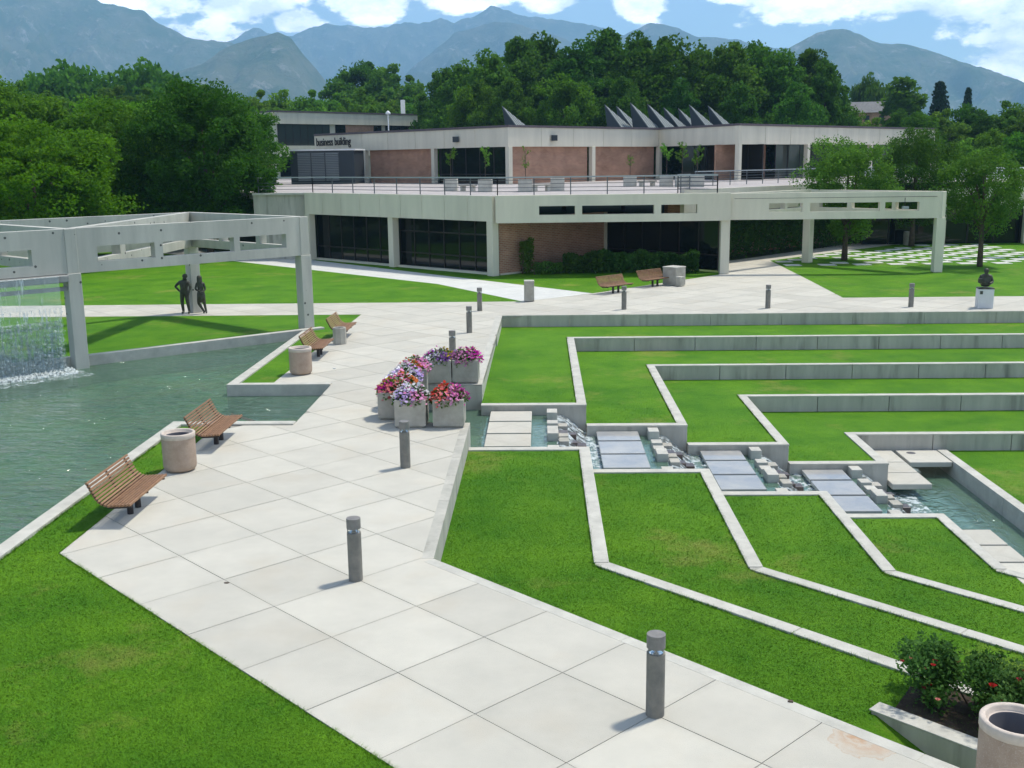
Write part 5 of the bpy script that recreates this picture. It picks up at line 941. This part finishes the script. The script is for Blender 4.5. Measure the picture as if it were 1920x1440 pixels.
TM = {'left_a': tree_meshes(11, 12.4, 4.7, 1.6, 190, 270, .12, M['leaf_dark']), 'left_b': tree_meshes(12, 11.0, 4.6, 1.3, 180, 270, .12, M['leaf_mid']), 'left_c': tree_meshes(13, 10.4, 4.8, 1.0, 200, 270, .115, M['leaf_bright'], flat=.55),
      'big_a': tree_meshes(21, 24, 6.2, 3.5, 210, 170, .28, M['leaf_dark'], 'tall'), 'big_b': tree_meshes(22, 22, 5.6, 3.0, 190, 170, .28, M['leaf_dark'], 'tall'), 'big_c': tree_meshes(23, 20, 6.6, 2.5, 200, 170, .28, M['leaf_mid']),
      'row_a': tree_meshes(31, 20, 5.0, 2.5, 160, 140, .30, M['leaf_row'], 'tall'), 'row_b': tree_meshes(32, 18, 5.2, 2, 160, 140, .30, M['leaf_row']), 'dome': tree_meshes(41, 16, 9, 2, 220, 85, .45, M['leaf_mid']),
      'conifer': tree_meshes(51, 18, 3.6, .8, 160, 70, .35, M['leaf_conifer'], 'cone', .22), 'poplar': tree_meshes(52, 17, 2.6, 1.5, 90, 70, .32, M['leaf_mid'], 'poplar', .3),
      'locust_a': tree_meshes(61, 8.2, 2.75, 1.7, 150, 230, .075, M['leaf_locust'], 'round', .22, .8), 'locust_b': tree_meshes(62, 8.6, 2.9, 1.8, 140, 230, .075, M['leaf_locust'], 'round', .22, .8), 'locust_c': tree_meshes(63, 7.2, 2.5, 2.0, 95, 230, .075, M['leaf_locust'], 'round', .22, .8)}
def tree(kind, label, x, y, h, wsc=1., rz=0., group=None, name='tree'):
    cr, tk, lm, H = TM[kind]; t = thing(name, label, 'tree', (x, y, -.08), rz, group); s = h/H; t.scale = (s*wsc, s*wsc, s)
    link('crown', cr, t); k = link('trunk', tk, t); link('limbs', lm, k); return t
tree('locust_a', 'feathery young locust tree on the paver lawn, left of three', 19.6, 70.6, 8.0, 1.0, .3, 'young locust trees'); tree('locust_b', 'feathery young locust tree farther back before the building end', 27.4, 81.1, 8.6, .98, 1.2, 'young locust trees'); tree('locust_c', 'open crowned young locust tree at the right, behind the bust', 26.3, 65.6, 7.0, .92, 2.2, 'young locust trees')
for a in [('left_a', 'dark leafy tree overlapping the left end of the business building', -24.0, 78.2, 12.3, .95, .5), ('left_b', 'mid green tree with dark forked trunk behind the left pergola', -31.4, 80, 11.2, 1.0, 1.9), ('left_c', 'bright green low branching tree at the left frame edge', -31.5, 67.5, 10.0, 1.05, 2.6),
          ('left_b', 'tall tree behind the bright one at the left frame edge', -45.5, 93, 13.6, .95, 4.0), ('left_c', 'light green tree filling the gap behind the forked tree', -37.0, 98, 13.2, 1.0, .9), ('left_b', 'light green tree between the dark tree and the left group', -30.5, 108, 13.0, 1.0, 5.2), ('left_c', 'low tree behind the forked trunk on the left', -38.5, 82, 9.4, 1.0, 4.4), ('left_a', 'dark shaded tree low behind the left pergola', -27.5, 88, 10.5, 1.0, 3.7), ('left_c', 'bright tree beyond the left frame edge', -40.5, 74, 11.5, 1.0, 3.3)]: tree(*a, group='trees behind the left pergola')
rg = random.Random(77)
def px(p, y): return ((p-960)/2024.67-.0284)*y
ADJ = ['first', 'second', 'third', 'fourth', 'fifth', 'sixth', 'seventh', 'eighth', 'ninth', 'tenth', 'eleventh', 'twelfth', 'thirteenth', 'fourteenth', 'fifteenth', 'sixteenth', 'seventeenth', 'eighteenth', 'nineteenth', 'twentieth', 'twenty-first', 'twenty-second', 'twenty-third', 'twenty-fourth']
def row(items, lab, group, kinds):
    for i, (p, top, y, wsc) in enumerate(sorted(items)):
        h = HC+(302-(p-960)*.0127-top-13)*y/2024.67; tree(kinds[i % len(kinds)], lab % ADJ[i], px(p, y), y, h, wsc, rg.random()*6.28, group)
row([(880, 112, 168, .85), (925, 95, 158, .95), (985, 72, 165, .9), (1025, 66, 172, .9), (1085, 80, 160, .95), (1140, 58, 168, .95), (1195, 66, 163, .9), (1250, 78, 158, .95), (1305, 92, 165, .9), (1360, 82, 160, .95), (1405, 88, 170, .85), (1450, 96, 158, .95), (1500, 92, 164, .85), (1530, 112, 160, .75), (845, 125, 185, .9), (905, 150, 150, .7), (960, 140, 148, .75), (1060, 140, 146, .8), (1170, 140, 146, .8), (1270, 145, 146, .8), (1380, 150, 146, .8), (1480, 150, 146, .75)], 'tall dark broadleaf tree behind the building, %s from the left of the dark mass', 'tall dark trees behind the building', ['big_a', 'big_b', 'big_c', 'big_b', 'big_a'])
row([(455, 168, 205, .9), (500, 160, 198, .9), (545, 166, 205, .9), (595, 160, 200, .9), (640, 166, 206, .9), (690, 162, 200, .9), (735, 168, 206, .9), (780, 172, 200, .9), (815, 182, 195, .9), (410, 158, 195, .95), (350, 160, 190, 1), (300, 156, 188, 1), (240, 158, 190, 1), (180, 166, 188, 1), (120, 160, 190, 1), (60, 150, 186, 1), (10, 140, 186, 1)], 'light green tree in the row behind the left buildings, %s from the left', 'light green tree row', ['row_a', 'row_b', 'row_a'])
row([(655, 128, 262, .9), (700, 118, 270, .95), (745, 122, 262, .95), (785, 135, 266, .8)], 'taller green tree rising above the light row, %s from the left', 'taller trees above the light row', ['row_a', 'big_c', 'row_b', 'row_a'])
row([(155, 124, 270, .8), (290, 122, 270, .7)], 'distant dome shaped dark tree above the left trees, %s from the left', 'distant dome trees', ['dome'])
row([(1575, 196, 175, .8), (1620, 215, 150, .9), (1665, 198, 158, .8), (1700, 205, 148, .9), (1745, 200, 150, .9), (1785, 192, 156, .8), (1820, 205, 150, .8), (1860, 186, 165, .9), (1900, 182, 160, .9), (1935, 180, 150, 1), (1790, 250, 118, .75), (1835, 235, 125, .8), (1880, 240, 120, .8), (1920, 225, 122, .9)], 'green tree in the mass beyond the right end of the building, %s from the left', 'trees beyond the right end of the building', ['big_c', 'row_b', 'big_b', 'big_c', 'row_b'])
tree('poplar', 'spiky upright tree above the right trees, beside the distant house', px(1672, 215), 215, HC+(293-152)*215/2024.67, 1.3, .4); tree('conifer', 'dark pointed conifer above the right trees, taller one', px(1735, 235), 235, HC+(292-157)*235/2024.67, .8, 1); tree('conifer', 'slim dark conifer above the right trees, shorter one', px(1786, 250), 250, HC+(291-168)*250/2024.67, .55, 2); tree('dome', 'rounded dark tree behind the distant house on the right', px(1612, 275), 275, HC+(294-160)*275/2024.67, .42, 0)
# distant house
hs = thing('distant_house', 'distant brick house with pale grey roof among the right trees', 'house', (px(1608, 240), 240, 0), R(-12)); hz = 10.6
MB().box(-4.8, 4.8, 0, 6, 8, hz+5.2).build('wall', M['brick'], hs); MB().add([(-5.3, -.5, hz+5.2), (5.3, -.5, hz+5.2), (4.2, 3, hz+7.6), (-4.2, 3, hz+7.6), (-5.3, 6.5, hz+5.2), (5.3, 6.5, hz+5.2)], [(0, 1, 2, 3), (1, 5, 2), (5, 4, 3, 2), (4, 0, 3), (0, 4, 5, 1)]).build('roof', M['roof'], hs)
for x in (-3, 0, 3): MB().box(x-.5, x+.5, -.06, -.01, hz+3.2, hz+4.6).build('window', M['glass2'], hs)
MB().prism([(-6, -1), (6, -1), (6, 7), (-6, 7)], -.08, 8.01).build('basement', M['facade'], hs)
# ------------------------------------------------------------------ hedges and shrubs by the building
def hedge(name, label, cat, A, B, wd, h, n, size, m, seed, grp=None):
    t = thing(name, label, cat, (*A, 0), 0, grp); rs = np.random.RandomState(seed); d = Vector((B[0]-A[0], B[1]-A[1])); ln = d.length; d.normalize(); nn = Vector((-d.y, d.x))
    tt = rs.rand(n)*ln; ph = rs.rand(3)*6; top = h*(.86+.08*np.sin(tt*2.1+ph[0])+.06*np.sin(tt*5.3+ph[1])); z = top*rs.rand(n)**.6; a = rs.rand(n)*6.28; q = (wd/2)*(.75+.2*np.sin(tt*3.1+ph[2]))*np.sqrt(rs.uniform(.35, 1, n)); o = q*np.cos(a)
    P = np.c_[d.x*tt+nn.x*o, d.y*tt+nn.y*o, z]; link('foliage', quad_mesh('foliage', fol(P, size, rs), m), t)['kind'] = 'stuff'
    st = MB()
    for i in range(int(ln/1.2)+1): p = (d.x*min(ln, i*1.2), d.y*min(ln, i*1.2)); st.tube([(p[0], p[1], 0), (p[0]+.05, p[1]+.1, h*.6)], [.04, .02], 5)
    st.build('stems', M['bark'], t)['kind'] = 'stuff'; return t
hedge('hedge', 'tall dark clipped hedge along the path under the terrace edge', 'hedge', (11.2, 71.2), (24.2, 84.4), 1.3, 3.3, 16000, .11, M['leaf_shrub'], 3)
for i, (x, y, ln) in enumerate([(1.3, 64.2, 2.3), (3.3, 64.4, 2.3), (5.2, 64.2, 2.4), (7.2, 63.8, 2.0)]): hedge('shrub', ['leftmost of four dense low shrubs before the shaded glass front', 'second of four dense low shrubs before the shaded glass front', 'third of four dense low shrubs, behind the benches', 'rightmost of four dense low shrubs, behind the square concrete box'][i], 'shrub', (x, y), (x+ln, y-.1), 1.7, 1.35, 3200, .085, M['leaf_shrub'], 60+i, 'low shrubs before the glass front')
hedge('tall_shrub', 'bright lime green upright shrub against the brick wall', 'shrub', (-1.1, 63.9), (-.55, 64.2), .9, 2.5, 1500, .07, M['leaf_lime'], 71); hedge('shrub', 'loose small shrub at the foot of the brick wall', 'shrub', (-.4, 63.5), (1.2, 63.9), .9, .85, 1100, .07, M['leaf_bed'], 72)
# ------------------------------------------------------------------ mountains and haze
def vnoise(x, y, seed):
    xi, yi = np.floor(x).astype(int), np.floor(y).astype(int); fx, fy = x-xi, y-yi; fx = fx*fx*(3-2*fx); fy = fy*fy*(3-2*fy)
    def hsh(a, b): v = np.sin(a*127.1+b*311.7+seed*74.7)*43758.5453; return v-np.floor(v)
    return (hsh(xi, yi)*(1-fx)+hsh(xi+1, yi)*fx)*(1-fy)+(hsh(xi, yi+1)*(1-fx)+hsh(xi+1, yi+1)*fx)*fy
def fbm(x, y, seed, o=5):
    s = 0; a = .5
    for i in range(o): s = s+a*(vnoise(x, y, seed+i)-.5)*2; x = x*2.03; y = y*2.03; a *= .52
    return s
def mountain(name, label, pts, D, toe, m, seed, back=1800, rough=1.):
    xs, zs = zip(*pts); x0, x1 = xs[0]-900, xs[-1]+900; nx, ny = 340, 120
    X = np.linspace(x0, x1, nx); Y = np.concatenate([np.linspace(toe, D, 95), np.linspace(D+60, D+back, ny-95)]); XX, YY = np.meshgrid(X, Y, indexing='ij')
    rx = XX+fbm(XX/700, YY/700, seed)*160*np.clip((D-YY)/1200, 0, 1); rz = np.interp(rx, [x0]+list(xs)+[x1], [0]+list(zs)+[0])
    t = np.where(YY <= D, (YY-toe)/(D-toe), 1-(YY-D)/back); prof = np.clip(t, 0, 1)**1.15
    gul = np.abs(fbm(XX/330+fbm(XX/500, YY/500, seed+9)*.8, YY/1500, seed+3)); gul2 = np.abs(fbm(XX/120, YY/420, seed+5))
    amp = rz*np.clip(4*t*(1-t), 0, 1); Zz = rz*prof-amp*(.5*gul+.24*gul2)*rough*1.4+rz*.035*fbm(XX/110, YY/110, seed+7)+rz*.10*prof*(1-np.clip(t, 0, 1))*fbm(XX/260, YY/260, seed+8)
    Zz = np.maximum(Zz, -20); V = np.stack([XX, YY, Zz], -1).reshape(-1, 3); F = [(i*ny+j, (i+1)*ny+j, (i+1)*ny+j+1, i*ny+j+1) for i in range(nx-1) for j in range(ny-1)]
    me = bpy.data.meshes.new(name); me.from_pydata(V.tolist(), [], F); me.materials.append(m); me.update(); o = link(name, me); o['kind'] = 'structure'; o['label'] = label
    for p in me.polygons: p.use_smooth = True
mountain('mountain', 'high rocky blue grey mountain at the left', [(-2900, 940), (-2484, 909), (-2242, 835), (-2026, 749), (-1829, 711), (-1759, 658), (-1651, 599), (-1565, 579), (-1441, 568), (-1331, 525), (-1173, 440), (-977, 365), (-700, 240)], 5200, 2600, M['mtn1'], 3)
mountain('mountain', 'nearer rocky foothill below the left mountain', [(-1500, 250), (-1149, 345), (-1035, 413), (-942, 432), (-887, 440), (-843, 424), (-792, 357), (-731, 282), (-680, 215), (-600, 120)], 3800, 2000, M['mtn1'], 8)
mountain('mountain', 'farthest high blue ridge with the central peak', [(-2600, 800), (-2256, 863), (-2138, 905), (-2038, 962), (-1945, 924), (-1774, 907), (-1521, 990), (-1407, 981), (-1180, 945), (-951, 989), (-799, 979), (-704, 1010), (-610, 976), (-534, 996), (-343, 1069), (-193, 1034), (-43, 1010), (182, 978), (370, 932), (597, 863), (767, 781), (1000, 700)], 8000, 5200, M['mtn2'], 15)
mountain('mountain', 'blue mid distance spur before the central peak', [(-1100, 150), (-901, 305), (-663, 524), (-459, 679), (-230, 735), (-32, 700), (136, 635), (307, 537), (535, 424), (900, 300)], 6000, 3400, M['mtn2'], 21)
mountain('mountain', 'blue ridge right of the central peak', [(-150, 480), (117, 584), (362, 669), (500, 720), (621, 777), (698, 767), (851, 715), (974, 675), (1187, 671), (1402, 618), (1680, 532), (2111, 437)], 6500, 3900, M['mtn2'], 27)
mountain('mountain', 'hazy blue mountain sloping down at the right', [(500, 250), (870, 394), (1078, 477), (1216, 543), (1285, 557), (1355, 556), (1497, 498), (1614, 492), (1756, 449), (1972, 366), (2140, 296), (2332, 236), (2700, 120)], 5000, 2700, M['mtn1'], 33)
hm = bpy.data.materials.new('haze'); hm.use_nodes = True; hn = hm.node_tree.nodes; hn.clear(); pv = hn.new('ShaderNodeVolumePrincipled'); pv.inputs['Color'].default_value = (.40, .70, 1, 1); pv.inputs['Density'].default_value = 1.45e-4
ho = hn.new('ShaderNodeOutputMaterial'); hm.node_tree.links.new(pv.outputs[0], ho.inputs['Volume'])
hz_ = MB().box(-7000, 7000, -600, 9900, -30, 1140).build('haze', hm); hz_['kind'] = 'stuff'; hz_['label'] = 'pale blue summer haze in front of the mountains'
